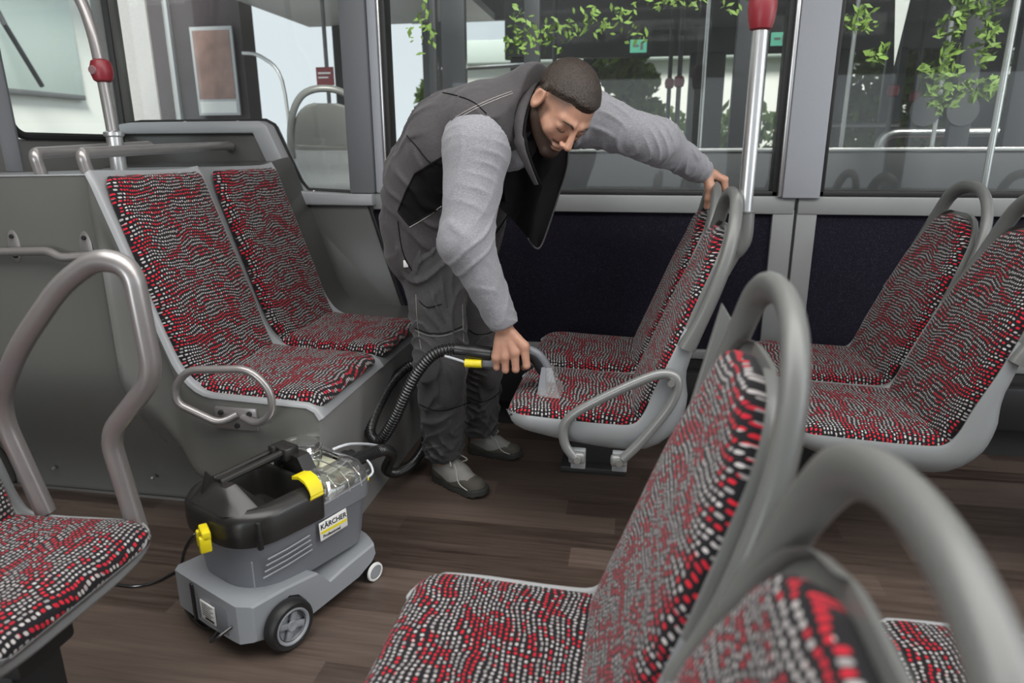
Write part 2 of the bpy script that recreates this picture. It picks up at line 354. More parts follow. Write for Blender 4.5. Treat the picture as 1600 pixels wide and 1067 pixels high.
struct('trim_17', tube([(RX+.01, 2.125, 1.08), (RX+.015, 2.115, 1.4), (RX+.03, 2.09, 1.75), (RX+.06, 2.04, 2.1)], .03, 10, ell=.6), M['pillar_dark'])

# ================================================================ seats
def cushion(cl, hw, T, na=22, dish=0.0, pa=6.0, ends=(.05, .05), skirt=.012):
    """cl: (x,z) centre line, hw(v in 0..1) half width. Returns (verts, faces), uv. Front face along the normal of cl."""
    C_ = [np.array(p) for p in cl]; n = len(C_); V = []; UV = []; Fc = []
    arc = [0]
    for i in range(1, n): arc.append(arc[-1]+np.linalg.norm(C_[i]-C_[i-1]))
    tot = arc[-1]
    for i in range(n):
        t = C_[min(i+1, n-1)]-C_[max(i-1, 0)]; t = t/np.linalg.norm(t); nn = np.array([-t[1], t[0]])
        v = arc[i]/tot; h = hw(v)
        d0, d1 = arc[i], tot-arc[i]
        ev = 1.0
        for d_, e_ in ((d0, ends[0]), (d1, ends[1])):
            if d_ < e_: ev *= math.sqrt(max(0, 1-(1-d_/e_)**2))**.8
        for k in range(na+1):
            a = -1+2*k/na; a = math.copysign(abs(a)**.75, a)
            ed = (max(0, 1-abs(a)**pa))**.45
            off = T*ed*ev+dish*(abs(a)**2.2)*ev
            p = C_[i]+nn*off; V.append((p[0], a*h, p[1])); UV.append((a*h+.37, arc[i]))
    for i in range(n-1):
        for k in range(na):
            a = i*(na+1)+k; Fc.append((a, a+1, a+na+2, a+na+1))
    m = len(V)                                   # back sheet
    for i in range(n):
        t = C_[min(i+1, n-1)]-C_[max(i-1, 0)]; t = t/np.linalg.norm(t); nn = np.array([-t[1], t[0]]); h = hw(arc[i]/tot)
        for k in range(na+1):
            a = -1+2*k/na; a = math.copysign(abs(a)**.75, a); p = C_[i]-nn*skirt; V.append((p[0], a*h*.985, p[1])); UV.append((a*h+.37, arc[i]))
    for i in range(n-1):
        for k in range(na):
            a = m+i*(na+1)+k; Fc.append((a, a+na+1, a+na+2, a+1))
        a = i*(na+1); b = a+na+1; Fc.append((a, b, m+b, m+a)); a += na; b += na; Fc.append((a, m+a, m+b, b))
    for k in range(na):
        Fc.append((k, m+k, m+k+1, k+1)); q = (n-1)*(na+1)+k; Fc.append((q, q+1, m+q+1, m+q))
    return (V, Fc), UV
def interp(tab):
    xs = [a for a, b in tab]; ys = [b for a, b in tab]
    return lambda v: float(np.interp(v, xs, ys))
def sstep(a, b, x):
    t = min(1, max(0, (x-a)/(b-a))); return t*t*(3-2*t)
def endround(v, a, w):      # rounded end factor for outlines near v=0 / 1
    return 1.0 if v > a else math.sqrt(max(0.0, 1-((a-v)/a)**2))**w
# local frame: seat faces -x, x = 0 at the crease, y = 0 at mid width
SEATC = spline([(-.365, .425), (-.352, .440), (-.30, .448), (-.20, .444), (-.10, .440), (-.01, .438), (.018, .446)], 6)
BACKC = spline([(-.012, .435), (.018, .51), (.055, .60), (.090, .69), (.125, .78), (.155, .85), (.176, .915), (.186, .946)], 5)
def hw_seat(v): return .203*(.80+.20*endround(v, .16, 1.0))
def hw_back(v): return interp([(0, .192), (.12, .2), (.35, .205), (.5, .20), (.65, .187), (.78, .165), (.88, .138), (.95, .108), (.985, .07), (1, .03)])(v)
def shell_vf():
    """bucket shell: closed cross sections swept from the front lip round the crease to the shoulders"""
    cl = spline([(-.374, .432), (-.36, .438), (-.30, .440), (-.20, .436), (-.09, .432), (-.02, .437), (.012, .475), (.035, .54), (.068, .62), (.103, .71), (.138, .80), (.168, .87), (.190, .928), (.198, .955)], 4)
    D = interp([(0, .022), (.008, .036), (.03, .052), (.08, .066), (.2, .085), (.36, .10), (.43, .115), (.50, .10), (.58, .062), (.7, .042), (.85, .032), (1, .012)])
    W = interp([(0, .150), (.02, .19), (.06, .214), (.15, .220), (.45, .220), (.62, .222), (.72, .216), (.82, .200), (.90, .176), (.95, .150), (.985, .11), (1, .06)])
    P_ = [np.array(p) for p in cl]; arc = [0]
    for i in range(1, len(P_)): arc.append(arc[-1]+np.linalg.norm(P_[i]-P_[i-1]))
    rings = []
    for i, p in enumerate(P_):
        t = P_[min(i+1, len(P_)-1)]-P_[max(i-1, 0)]; t /= np.linalg.norm(t); nn = np.array([-t[1], t[0]]); v = arc[i]/arc[-1]; d, w = D(v), W(v)
        ring = []
        prof = [(-.93, -.004), (-.955, .006), (-.985, .008), (-1.0, -.002)]
        for a, b in prof: ring.append((a*w, b))
        for k in range(1, 16):
            th = PI*k/16; ring.append((-w*(abs(math.cos(th))**.55)*(1 if math.cos(th) > 0 else -1), -.002-d*math.sin(th)**.75))
        for a, b in prof[::-1]: ring.append((-a*w, b))
        for k in range(1, 5): ring.append((.93*w*(1-k/2.5), -.005))
        rings.append([(p[0]+nn[0]*b, a, p[1]+nn[1]*b) for a, b in ring])
    k = next(i for i, p in enumerate(P_) if p[1] > .70)
    return loft(rings[:k+1]), loft(rings[k:])
def hoop_pts():
    half = [(.102, .213, .66), (.135, .213, .735), (.163, .206, .81), (.186, .190, .88), (.201, .163, .945), (.209, .122, .997), (.214, .066, 1.024), (.216, 0, 1.032)]
    return spline([(x, y, z) for x, y, z in half]+[(x, -y, z) for x, y, z in half[-2::-1]], 6)
def seat(name='bus_seat', label='', group=None):
    r = empty(name, (0, 0, 0), label, 'seat', group)
    sa_, sb_ = shell_vf(); mobj('seat_shell', sa_, M['shell'], r, 50); mobj('upper_back_shell', sb_, M['handle'], r, 50)
    vf, uv = cushion(SEATC, hw_seat, .022, ends=(.05, .012)); mobj('seat_cushion', vf, M['fabric'], r, 60, uv)
    vf, uv = cushion(BACKC, hw_back, .022, ends=(.012, .05)); mobj('backrest_cushion', vf, M['fabric'], r, 60, uv)
    hp = hoop_pts(); n = len(hp)
    rad = [.0155+.006*math.exp(-((min(i, n-1-i))/4.0)**2) for i in range(n)]
    mobj('grab_handle', tube(hp, rad, 16, ell=1.38, up=None), M['handle'], r, 60)
    return r
def mk_pedestal(par):
    b = MB(); b.add(bx(-.27, -.02, -.06, .06, .30, .36, .01)); b.add(bx(-.24, -.06, -.055, .055, .02, .31, .02)); b.add(bx(-.27, -.03, -.09, .09, 0, .025, .005))
    return mobj('pedestal', b.vf, M['dark'], par)
s0 = seat(label='x')
seats = {}
def put(key, x, y, label, rz=0, z=0, first=False):
    r = s0 if first else copy_tree(s0)
    r.location = (x, y, z); r.rotation_euler = (0, 0, rz); r['label'] = label; r['group'] = 'grey bus seats with red dotted covers'; seats[key] = r; return r
put('B1', .045, 1.935, 'aisle bus seat under the cleaning nozzle, with a looped grey armrest', first=True)
put('B2', .045, 2.385, 'window-side bus seat whose handle the man grips with his outstretched hand')
put('C1', .80, 1.925, 'right-hand bus seat beside the aisle, cut by the right edge of the photo')
put('C2', .815, 2.385, 'bus seat under the right window, its arched handle rising above the ledge')
put('D1', 1.555, 1.925, 'far right bus seat of which only a dark cushion edge shows')
put('E1', -.020, .80, 'large foreground bus seat with full cushion and tall arched handle in view')
put('E2', -.030, .352, 'nearest blurred bus seat in the bottom right corner')
put('E3', .70, .80, 'bus seat low at the right, seen as a small cushion patch behind the nearest handle')
put('F1', -1.20, .84, 'bus seat at the lower left edge facing right, with a big bent tube rail', rz=PI)
for k_ in ('E1', 'E2', 'E3'): seats[k_].location.z = .004; seats[k_].scale = (.87, 1, .958)
for k_ in ('B1', 'B2', 'C1', 'C2', 'D1', 'E1', 'E2', 'E3'):
    bm_ = MB(); bm_.add(bx(-.22, -.10, .02, .19, .30, .345, .012)); mobj('crossbeam', bm_.vf, M['dark'], seats[k_])
for k_ in ('B2', 'C2', 'D1', 'F1'): mk_pedestal(seats[k_])
seats['F1'].scale = (.87, 1, 1); seats['E2'].location.z = -.028
# armrest on the aisle seat
def armrest(par):
    y = -.235
    o = spline([(-.175, y, .345), (-.200, y, .38), (-.205, y, .43), (-.18, y, .468), (-.12, y, .51), (-.03, y, .562), (.035, y, .592), (.075, y, .590), (.085, y, .56), (.07, y, .51), (.03, y, .445), (-.01, y, .39), (-.045, y, .35)], 5)
    a = MB(); a.add(tube(o, .0125, 12, ell=1.05, up=(0, 1, 0)))
    a.add(rbox((-.168, y+.004, .343), (.045, .024, .032), .008)); a.add(rbox((-.055, y+.004, .343), (.045, .024, .032), .008))
    ar = mobj('armrest', a.vf, M['arm'], par, 50)
    for x, z in ((-.165, .343), (-.053, .343), (.068, .575)): mobj('screw', lathe([(.0001, -.018), (.009, -.018), (.009, .004)], (x, y, z), 14, 'y'), M['screw'], ar)
    for xb in (-.165, -.053): mobj('armrest_bracket', bx(xb-.02, xb+.02, y+.012, y+.035, .305, .36, .003), M['shell'], par)
armrest(seats['B1'])
# pole rising from the aisle seat's handle
gp = empty('grab_pole', (.285, 1.885, .80), 'upright silver grab pole with a red stop button beside the gripped seat', 'pole')
mobj('pole_tube', tube([(0, 0, .19), (-.0, 0, 1.5)], .0185, 20), M['alu'], gp)
mobj('socket', tube(spline([(-.045, .0, .03), (-.022, 0, .08), (.0, 0, .12), (0, 0, .19)], 5), [.022]*6+[.0255]*12, 18), M['handle'], gp, 60)
mobj('socket_ring', lathe([(.0001, .0), (.027, 0), (.0275, .004), (.0001, .006)], (0, 0, .188), 24), M['handle'], gp)
mobj('stop_button', lathe([(.019, 0), (.026, .004), (.031, .02), (.034, .045), (.034, .06), (.031, .085), (.026, .105), (.02, .11)], (0, 0, .625), 28), M['red'], gp)
def W(px, py, **k):
    """point where the sight line of a photo pixel meets a known plane of the room (x=, y= or z=)"""
    d = fwv + cR*((px-800)/F) - cU*((py-533.5)/F); (a, v), = k.items(); i = 'xyz'.index(a)
    o = Vector((0, 0, CH)); return o+d*((v-o[i])/d[i])
def off(pts, o): return [Vector(p)-Vector(o) for p in pts]
# ================================================================ moulded double bench over the wheel arch
BO = Vector((-1.2, 1.9, 0))
bench = empty('moulded_double_seat', BO, 'grey moulded two-seat bench over the wheel arch, with two red dotted cushions', 'bench seat')
def ss(a, b, x):
    t = min(1, max(0, (x-a)/(b-a))); return t*t*(3-2*t)
prof = fillet([(-.812, 0, .445), (-.83, 0, .478), (-1.165, 0, .492), (-1.225, 0, .56), (-1.405, 0, 1.098), (-1.45, 0, 1.085), (-2.14, 0, 1.075)], [0, .02, .05, .06, .02, .02, 0], 5)
prof = [(p.x, p.z) for p in prof]
# resample
def resample(pl, n):
    P_ = [np.array(p, float) for p in pl]; L = [0]
    for i in range(1, len(P_)): L.append(L[-1]+np.linalg.norm(P_[i]-P_[i-1]))
    out = []
    for k in range(n):
        s = L[-1]*k/(n-1); i = min(np.searchsorted(L, s, side='right')-1, len(P_)-2); f = (s-L[i])/max(1e-9, L[i+1]-L[i]); out.append(P_[i]*(1-f)+P_[i+1]*f)
    return out
prof = resample(prof, 70)
dk = MB()
ys = [1.60, 1.604, 1.612, 1.625, 1.85, 2.055, 2.066, 2.076, 2.088, 2.3, 2.53, 2.545]
dz = [0, .008, .013, .011, .004, .004, .012, .012, .004, .004, .004, .016]
rings = []
for y, h in zip(ys, dz):
    ring = []
    for i, (x, z) in enumerate(prof):
        a = prof[max(i-1, 0)]; b = prof[min(i+1, 69)]; t = np.array(b)-np.array(a); t /= np.linalg.norm(t); nx, nz = t[1], -t[0]
        if nz < 0: nx, nz = -nx, -nz
        k = h if x > -1.42 else h*.3
        if y > 2.58 and x > -1.42: k = h*ss(.0, .1, i/69)
        yy = y
        if x < -1.405 and y < 1.66: yy = y+.075*ss(-1.40, -1.47, x)*(1-(y-1.6)/.06*0)
        ring.append((x+nx*k, min(yy, 2.685), z+nz*k))
    rings.append(ring)
wside = [[(x, y, z+d_) for x, y_, z in rings[-1]] for y, d_ in ((2.545, 0), (2.56, .004), (2.62, .012), (2.69, .018))]
mobj('window_side_moulding', (lambda q_: ([tuple(Vector(p)-BO) for p in q_[0]], q_[1]))(loft(wside, False, False)), M['gfrp_dark'], bench, 50)
dk.add(loft(rings, False, False)); mobj('seat_frame', ([tuple(Vector(p)-BO) for p in dk.v], dk.f), M['gfrp_light'], bench, 50); dk = MB()
# near-side skin sweeping in to the floor, and front face
nt_ = 26; rings = []
def ymain(x, z): 
    zb = ss(.50, .04, z); return (1.60+.075*ss(-1.40, -1.47, x))+.30*zb*(1-.25*ss(-1.5, -2.1, x))
for j in range(nt_+1):
    t = j/nt_; ring = []
    for (x, z) in prof:
        zz = z*(1-t); rec = .055*ss(0, .18, t)*ss(-1.19, -1.28, x)*ss(-1.5, -1.38, x-.06)
        base = 1.60+.075*ss(-1.40, -1.47, x)
        y = base+rec*(1-ss(.6, 1, t))*.6+(1.885-base)*ss(.50*z, .03, zz) if t > .04 else base+.002
        xx = x+(-.02*ss(.0, .6, t) if x > -.9 else 0)+(.0)
        ring.append((xx, y, zz))
    rings.append(ring)
dk.add(loft(rings, False, False))
mobj('side_moulding', ([tuple(Vector(p)-BO) for p in dk.v], dk.f), M['gfrp'], bench, 50); dk = MB()
fr = []
edge = [r_[0] for r_ in rings]
for k in range(9):
    s = k/8; fr.append([(x-.0, y*(1-s)+2.685*s, z) for x, y, z in edge])
dk.add(loft(fr, False, False))
mobj('front_moulding', ([tuple(Vector(p)-BO) for p in dk.v], dk.f), M['gfrp_mid'], bench, 50)
# pale rim between and around the cushions
def bench_cush(y0, w):
    sc = spline([(.022, 0.0), (.03, .012), (.10, .018), (.25, .016), (.38, .012)], 6)   # placeholder frame replaced below
def flipx(vf, uv, ox, oy, oz):
    return ([(-p[0]+ox-BO.x, p[1]+oy-BO.y, p[2]+oz-BO.z) for p in vf[0]], [q[::-1] for q in vf[1]]), uv
SC = spline([(-.355, .470), (-.345, .486), (-.30, .492), (-.2, .494), (-.1, .499), (-.01, .506), (.012, .512)], 6)
BC = spline([(-.004, .505), (.033, .58), (.068, .69), (.104, .80), (.140, .91), (.172, 1.01), (.192, 1.085)], 6)
for yc, w in ((1.830, .215), (2.305, .213)):
    g = 'grey moulded bench cushions'
    vf, uv = cushion(SC, lambda v: w*(.9+.1*endround(v, .12, 1)), .026, ends=(.04, .02), pa=8); vf, uv = flipx(vf, uv, -1.175, yc, 0); mobj('seat_cushion', vf, M['fabric'], bench, 60, uv)
    vf, uv = cushion(BC, lambda v: w*interp([(0, .93), (.1, .97), (.3, 1), (.9, .95), (.97, .92), (1, .86)])(v), .024, ends=(.02, .03), pa=8); vf, uv = flipx(vf, uv, -1.175, yc, 0); mobj('backrest_cushion', vf, M['fabric'], bench, 60, uv)
# looped arm bar on the near side
lp = fillet([(-1.045, 1.59, .452), (-1.085, 1.565, .433), (-1.195, 1.55, .49), (-1.195, 1.55, .535), (-1.15, 1.55, .588), (-.968, 1.55, .600), (-.915, 1.55, .545), (-.915, 1.55, .478), (-.975, 1.565, .436), (-1.03, 1.59, .445)], .035, 4)
ab = mobj('arm_bar', tube(off(lp, BO), .0105, 12), M['steel'], bench, 60)
pl = mobj('mounting_plate', bx(-1.115-BO.x, -.99-BO.x, 1.592-BO.y, 1.602-BO.y, .405, .470, .003), M['steel'], bench)
for x, z in ((-1.095, .455), (-1.01, .455), (-1.05, .418)): mobj('screw', lathe([(.0001, -.006), (.007, -.005), (.008, .001)], (x-BO.x, 1.592-BO.y, z), 10, 'y'), M['black'], pl)
# kinked grab rail on the side
gr = empty('side_grab_rail', (-1.62, 1.69, .86), 'short kinked grab rail bolted to the side of the grey bench moulding', 'rail')
mobj('rail_tube', tube(off(fillet([(-1.80, 1.655, .872), (-1.60, 1.650, .880), (-1.565, 1.645, .862), (-1.485, 1.66, .868)], .03, 4), (-1.62, 1.69, .86)), .0125, 12), M['steel'], gr)
for x, y in ((-1.735, 1.672), (-1.502, 1.672)):
    p = mobj('bracket', prism([(x+1.62+.02*math.cos(a)*1.0, .028+.046*math.sin(a)) for a in [2*PI*k/16 for k in range(16)]], y-1.69, y-1.69+.008, .001), M['steel'], gr)
    for dz_ in (-.028+.028, .056): mobj('screw', lathe([(.0001, -.006), (.006, -.005), (.007, .001)], (x+1.62, y-1.69, dz_), 10, 'y'), M['black'], p)
bs = MB()
for p in ((-1.955, 1.862, .083), (-1.565, 1.856, .083)): mobj('side_screw', lathe([(.0001, -.006), (.006, -.004), (.008, .004)], tuple(Vector(p)-BO), 10, 'y'), M['screw'], bench)
# top rails
def top_rail(x, y0, y1, label, z=1.143):
    r = empty('guard_rail', (x, y0, 1.08), label, 'rail', 'rails on top of the bench back')
    mobj('rail_tube', tube(off(fillet([(x+.0, y0+.012, 1.07), (x, y0-.005, z), (x-.02, y0+.06, z+.001), (x-.13, y1-.03, z+.024), (x-.15, y1, z+.012)], [0, .022, .03, .05, 0], 5), (x, y0, 1.08)), .0165, 14), M['steel'], r)
    return r
top_rail(-1.505, 1.72, 2.69, 'long silver guard rail running back to the window moulding')
top_rail(-1.655, 1.72, 2.40, 'shorter silver guard rail at the far left behind the bench')
lpole = empty('grab_pole', (-1.65, 2.02, 1.07), 'bent silver grab pole with a round red stop button, left behind the bench', 'pole')
mobj('pole_tube', tube(off(spline([(-1.642, 2.02, 1.07), (-1.645, 2.02, 1.2), (-1.652, 2.02, 1.38), (-1.662, 2.02, 1.50), (-1.690, 2.02, 1.60), (-1.75, 2.0, 1.72), (-1.80, 1.98, 2.3)], 6), (-1.65, 2.02, 1.07)), .0175, 16), M['steel'], lpole)
mobj('socket', lathe([(.022, 0), (.024, .01), (.024, .12), (.03, .125), (.03, .135), (.02, .14)], (.008, 0, 0), 20), M['alu'], lpole)
kb = mobj('stop_button', lathe([(.018, -.034), (.027, -.028), (.032, -.012), (.032, .012), (.027, .028), (.018, .034)], (.0, 0, .318), 24), M['red'], lpole)
mobj('push_disc', lathe([(.0001, -.036), (.012, -.035), (.015, -.028)], (-.006, 0, .318), 18, 'y'), M['redgrey'], kb)

# bent rail of the lower left seat
F1 = seats['F1']
fr_ = fillet([(-1.150, 1.06, .44), (-1.205, 1.055, .665), (-1.115, 1.03, .79), (-.985, 1.03, .925), (-.905, 1.03, .972), (-.842, 1.03, .958), (-.832, 1.03, .76), (-.955, 1.04, .635), (-.935, 1.05, .43)], [0, .06, .1, .1, .07, .07, .04, .04, 0], 6)
Mi = Matrix.Translation(F1.location) @ Matrix.Rotation(PI, 4, 'Z') @ Matrix.Diagonal((.87, 1, 1, 1)); Mi.invert()
mobj('bent_rail', tube([Mi @ Vector(p) for p in fr_], .0195, 16), M['steel'], F1, 60)
# side wing of the big foreground seat
E1 = seats['E1']
wg = [((x+.02)/.87, z/.958) for x, z in [(.138, .920), (.172, .868), (.155, .76), (.10, .55), (.03, .42), (.0, .42), (.058, .60), (.088, .69)]]
mobj('side_wing', prism(wg, .245, .262, .003), M['handle'], E1)

# ================================================================ spray extraction cleaner
M['mgrey'] = plain('machine_grey', (.175, .185, .205), .38, bump=.06, bscale=500)
M['mgrey2'] = plain('machine_light_grey', (.27, .285, .305), .36, bump=.06, bscale=500)
M['yellow'] = plain('yellow_plastic', (.80, .66, .015), .32)
M['mblack'] = plain('machine_black', (.022, .021, .020), .27, bump=.08, bscale=350)
M['clear'] = glass_mat('clear_dome', (.9, .92, .9), .22, 1.6)  # pale haze in the colour stands in for the lid's white reflection
M['foam'] = plain('filter_foam', (.66, .66, .50), .8, bump=.2)
M['white'] = plain('white_label', (.78, .78, .76), .4)
M['ink'] = plain('black_ink', (.015, .015, .017), .5)
M['hose'] = plain('black_hose', (.014, .014, .014), .22, spec=.7)
mc = empty('spray_extraction_cleaner', (-.9625, 1.246, 0), 'grey carpet and upholstery cleaner with clear lid, black tank and yellow latches on the floor', 'cleaning machine', rz=math.radians(65))
def plan(x0, x1, w, rr, fr2, z, n=9, z1=None):
    """rounded plan outline; x forward; z may slope to z1 at the front"""
    pts = []
    for cx, cy, s, r_ in ((x1-fr2, w-fr2, 0, fr2), (x0+rr, w-min(rr, w*.98), 1, rr), (x0+rr, -w+min(rr, w*.98), 2, rr), (x1-fr2, -w+fr2, 3, fr2)):
        ry = min(r_, w*.98)
        for k in range(n+1):
            t = (s+k/n)*PI/2; c, s_ = math.cos(t), math.sin(t); c = math.copysign(abs(c)**.8, c); s_ = math.copysign(abs(s_)**.8, s_)
            x, y = cx+r_*c, cy+ry*s_; zz = z if z1 is None else z+(z1-z)*(x-x0)/(x1-x0); pts.append((x, y, zz))
    return pts
# chassis
def chassis():
    prof_ = [(.0, .055), (.035, .042), (.040, .042), (.052, .075), (.075, .112), (.105, .125), (.135, .112), (.158, .075), (.176, .026), (.36, .040), (.425, .06), (.445, .085), (.440, .112), (.30, .098), (.245, .088), (.205, .132), (.10, .145), (.0, .150)]
    st = [(-.150, .030, -.006), (-.146, .022, 0), (-.125, .002, .004), (-.10, 0, .006), (0, -.002, .008), (.10, 0, .006), (.125, .002, .004), (.146, .022, 0), (.150, .030, -.006)]
    rings = []
    for v, dx, dz_ in st:
        rings.append([(x+dx*(1-x/.445)-(.03*(abs(v)/.15)**2*(x/.445)**3), v*(1-.06*(x/.445)), z+(dz_ if z > .08 else -dz_*.3)) for x, z in prof_])
    return loft(rings)
mobj('chassis', chassis(), M['mgrey2'], mc, 25)
body = loft([plan(.045, .405, .118, .11, .05, .125), plan(.045, .41, .124, .11, .05, .16), plan(.032, .415, .137, .115, .05, .272, z1=.262), plan(.028, .418, .140, .118, .05, .280, z1=.270), plan(.030, .416, .136, .118, .05, .288, z1=.276), plan(.082, .245, .103, .045, .025, .286), plan(.084, .243, .101, .045, .025, .20), plan(.10, .23, .09, .04, .02, .14)])
bd = mobj('body', body, M['mgrey'], mc, 40)
front = loft([plan(.245, .424, .141, .012, .05, .262, z1=.262), plan(.245, .426, .143, .012, .05, .300, z1=.312), plan(.25, .422, .139, .012, .05, .303, z1=.316), plan(.26, .412, .13, .012, .045, .300, z1=.312)])
mobj('clean_water_tank', front, M['mgrey'], mc, 40)
ring = loft([plan(.022, .262, .145, .118, .02, .276, z1=.268), plan(.020, .262, .147, .12, .02, .30), plan(.022, .262, .146, .12, .02, .335), plan(.032, .26, .138, .112, .02, .350), plan(.048, .256, .122, .10, .02, .357), plan(.078, .248, .106, .05, .025, .355), plan(.083, .244, .101, .045, .025, .345), plan(.09, .238, .092, .04, .02, .18)])
mobj('dirt_water_tank', ring, M['mblack'], mc, 40)
# vents, seams
for i in range(4):
    z = .190+i*.0155; mobj('vent_slot', tube([(.075+.004*i, -.1315-.0025*i, z), (.14, -.1345-.0025*i, z+.001), (.215-.003*i, -.1345-.0025*i, z+.004)], .0022, 6), M['mgrey2'], bd)
mobj('vent_slot', tube([(.055, -.125, .172), (.052, -.130, .245)], .002, 6), M['mgrey2'], bd)
mobj('band_notch', bx(.062, .074, -.153, -.140, .275, .345, .003), M['black'], mc)
# yellow latches
def latch(x, y, z, rz, sc=1.0):
    b = MB(); R_ = Matrix.Translation((x, y, z)) @ Matrix.Rotation(rz, 4, 'Z') @ Matrix.Scale(sc, 4)
    b.add(rbox((0, -.012, .012), (.052, .020, .022), .004), R_); b.add(rbox((-.018, -.016, -.008), (.016, .026, .04), .004), R_); b.add(rbox((.018, -.016, -.008), (.016, .026, .04), .004), R_); b.add(rbox((0, -.008, -.006), (.03, .012, .036), .003), R_)
    return mobj('latch', b.vf, M['yellow'], mc)
latch(.012, -.045, .305, math.radians(-112), .98)
l2 = MB(); l2.add(loft([[(.212+dx, -.085+dy, .372+dz_) for dx, dz_ in ((0, 0), (.038, 0), (.038, .009), (0, .009))] for dy, dz_ in ((0, 0),)]+[[(.212+dx, y, z+h) for dx, h in ((0, 0), (.038, 0), (.038, .008), (0, .008))] for y, z in ((-.092, .374), (-.11, .379), (-.132, .372), (-.148, .356), (-.153, .338), (-.148, .332))])) 
mobj('latch', l2.vf, M['yellow'], mc)
# handle
hm = MB()
hm.add(loft([[(.03, -.07, .350), (.03, .06, .350), (.05, .04, .378), (.05, -.05, .378)], [(.06, -.105, .352), (.06, .085, .352), (.065, .05, .392), (.065, -.04, .398)], [(.10, -.11, .352), (.10, .09, .352), (.085, .05, .392), (.088, -.045, .402)], [(.125, -.10, .352), (.125, .08, .352), (.11, .03, .38), (.11, -.03, .38)]]))
hm.add(loft([[(.045, .035, .37), (.06, .03, .425), (.09, .015, .375)], [(.045, .028, .37), (.06, .025, .425), (.09, .010, .375)]]))
mobj('handle_mount', hm.vf, M['mblack'], mc, 30)
hb = MB()
for dv in (-.014, .014): hb.add(tube([(.075, .012+dv, .398), (.26, .012+dv, .408)], .009, 10))
hb.add(bx(.075, .26, -.004, .028, .392, .404, .003)); hb.add(bx(.245, .29, -.02, .045, .385, .420, .006)); hb.add(bx(.228, .240, .005, .025, .395, .428, .003))
hb.add(loft([[(.262, .05, .40), (.262, -.045, .40), (.30, -.045, .40), (.30, .05, .40)], [(.27, .07, .335), (.27, -.07, .335), (.31, -.07, .335), (.31, .07, .335)], [(.25, .115, .30), (.25, -.115, .30), (.275, -.115, .30), (.275, .115, .30)]]))
mobj('handle', hb.vf, M['mblack'], mc, 30)
# clear lid with filter blocks
dome = loft([plan(.262, .430, .142, .02, .06, .300), plan(.262, .428, .140, .02, .06, .325), plan(.27, .42, .128, .02, .06, .348), plan(.285, .405, .10, .02, .05, .358), plan(.30, .39, .07, .02, .04, .360)], caps=False)
mobj('clear_lid', dome, M['clear'], mc, 40)
mobj('suction_cap', lathe([(.058, .335), (.058, .385), (.052, .398), (.035, .404), (.0001, .404)], (.325, .03, 0), 26, cap=False), M['clear'], mc)
mobj('cap_rim', tube([(.325+.058*math.cos(a), .03+.058*math.sin(a), .386) for a in [2*PI*k/30 for k in range(30)]], .0035, 6, closed=True), M['clear'], mc)
for (a, b, c_, d) in ((.285, .325, -.12, -.06), (.335, .385, -.115, -.05), (.29, .33, -.04, .02), (.345, .40, -.03, .05), (.30, .37, .06, .11)): mobj('filter_block', bx(a, b, c_, d, .298, .336, .004), M['foam'], mc)
for v in (-.137, .137): mobj('lid_rib', tube([(.265, v, .302), (.43, v*.86, .318)], .0025, 6), M['clear'], mc)
for x in (.30, .34, .38): mobj('lid_rib', tube([(x, -.143, .300), (x, -.138, .33), (x, -.10, .357), (x, 0, .36)], .0022, 6), M['clear'], mc)
# wheels
def wheel(x, y, s):
    w = mobj('wheel', lathe([(.036, -.014), (.056, -.018), (.0615, -.012), (.0625, 0), (.0615, .012), (.056, .018), (.036, .014)], (x, y, .0625), 40, 'y', cap=False), M['rubber'], mc)
    h = MB()
    h.add(lathe([(.0001, -.013), (.012, -.015), (.014, -.010)], (x, y+s*0, .0625), 20, 'y'))
    h.add(lathe([(.036, -.012), (.042, -.019), (.045, -.019), (.046, -.010), (.040, .0), (.036, .004)], (x, y, .0625), 36, 'y', cap=False))
    h.add(lathe([(.0001, -.002), (.04, -.002), (.04, .004), (.0001, .004)], (x, y, .0625), 30, 'y'))
    for k in range(4):
        a = k*PI/2+.35; r_ = Matrix.Rotation(a, 3, 'Y'); h.add(rbox((x+math.cos(a)*.026, y-.007, .0625-math.sin(a)*.026), (.030, .010, .016), .003, rot=r_))
    mobj('hub', h.vf, M['mgrey2'], w, 40)
wheel(.105, -.168, 1)
ow = mobj('wheel', lathe([(.0001, -.018), (.056, -.018), (.0615, -.012), (.0625, 0), (.0615, .012), (.056, .018), (.0001, .018)], (.105, .168, .0625), 36, 'y'), M['rubber'], mc)
for v in (-.135, .135):
    c_ = mobj('castor', lathe([(.0001, -.011), (.022, -.012), (.027, -.008), (.0275, 0), (.027, .008), (.022, .012), (.0001, .011)], (.405, v, .0275), 24, 'y'), M['rubber'], mc)
    mobj('castor_disc', lathe([(.0001, -.014), (.018, -.0135), (.020, -.011)], (.405, v, .0275), 24, 'y'), M['mgrey2'], c_)
    mobj('castor_ring', lathe([(.020, -.012), (.021, -.0145), (.026, -.013), (.027, -.008)], (.405, v, .0275), 24, 'y', cap=False), M['white'], c_)
def text(s, size, mat, parent, Mx, name='lettering', ext=.0004, sx=1.0):
    cu = bpy.data.curves.new('txt', 'FONT'); cu.body = s; cu.size = size; cu.extrude = ext; cu.align_x = 'CENTER'; cu.align_y = 'CENTER'; cu.offset = size*.018
    o = bpy.data.objects.new('txt', cu); COL.objects.link(o); bpy.context.view_layer.update()
    me = bpy.data.meshes.new_from_object(o); bpy.data.objects.remove(o)
    me.transform(Mx @ Matrix.Diagonal((sx, 1, 1, 1))); me.materials.append(mat)
    t = bpy.data.objects.new(name, me); COL.objects.link(t)
    if parent: t.parent = parent
    return t
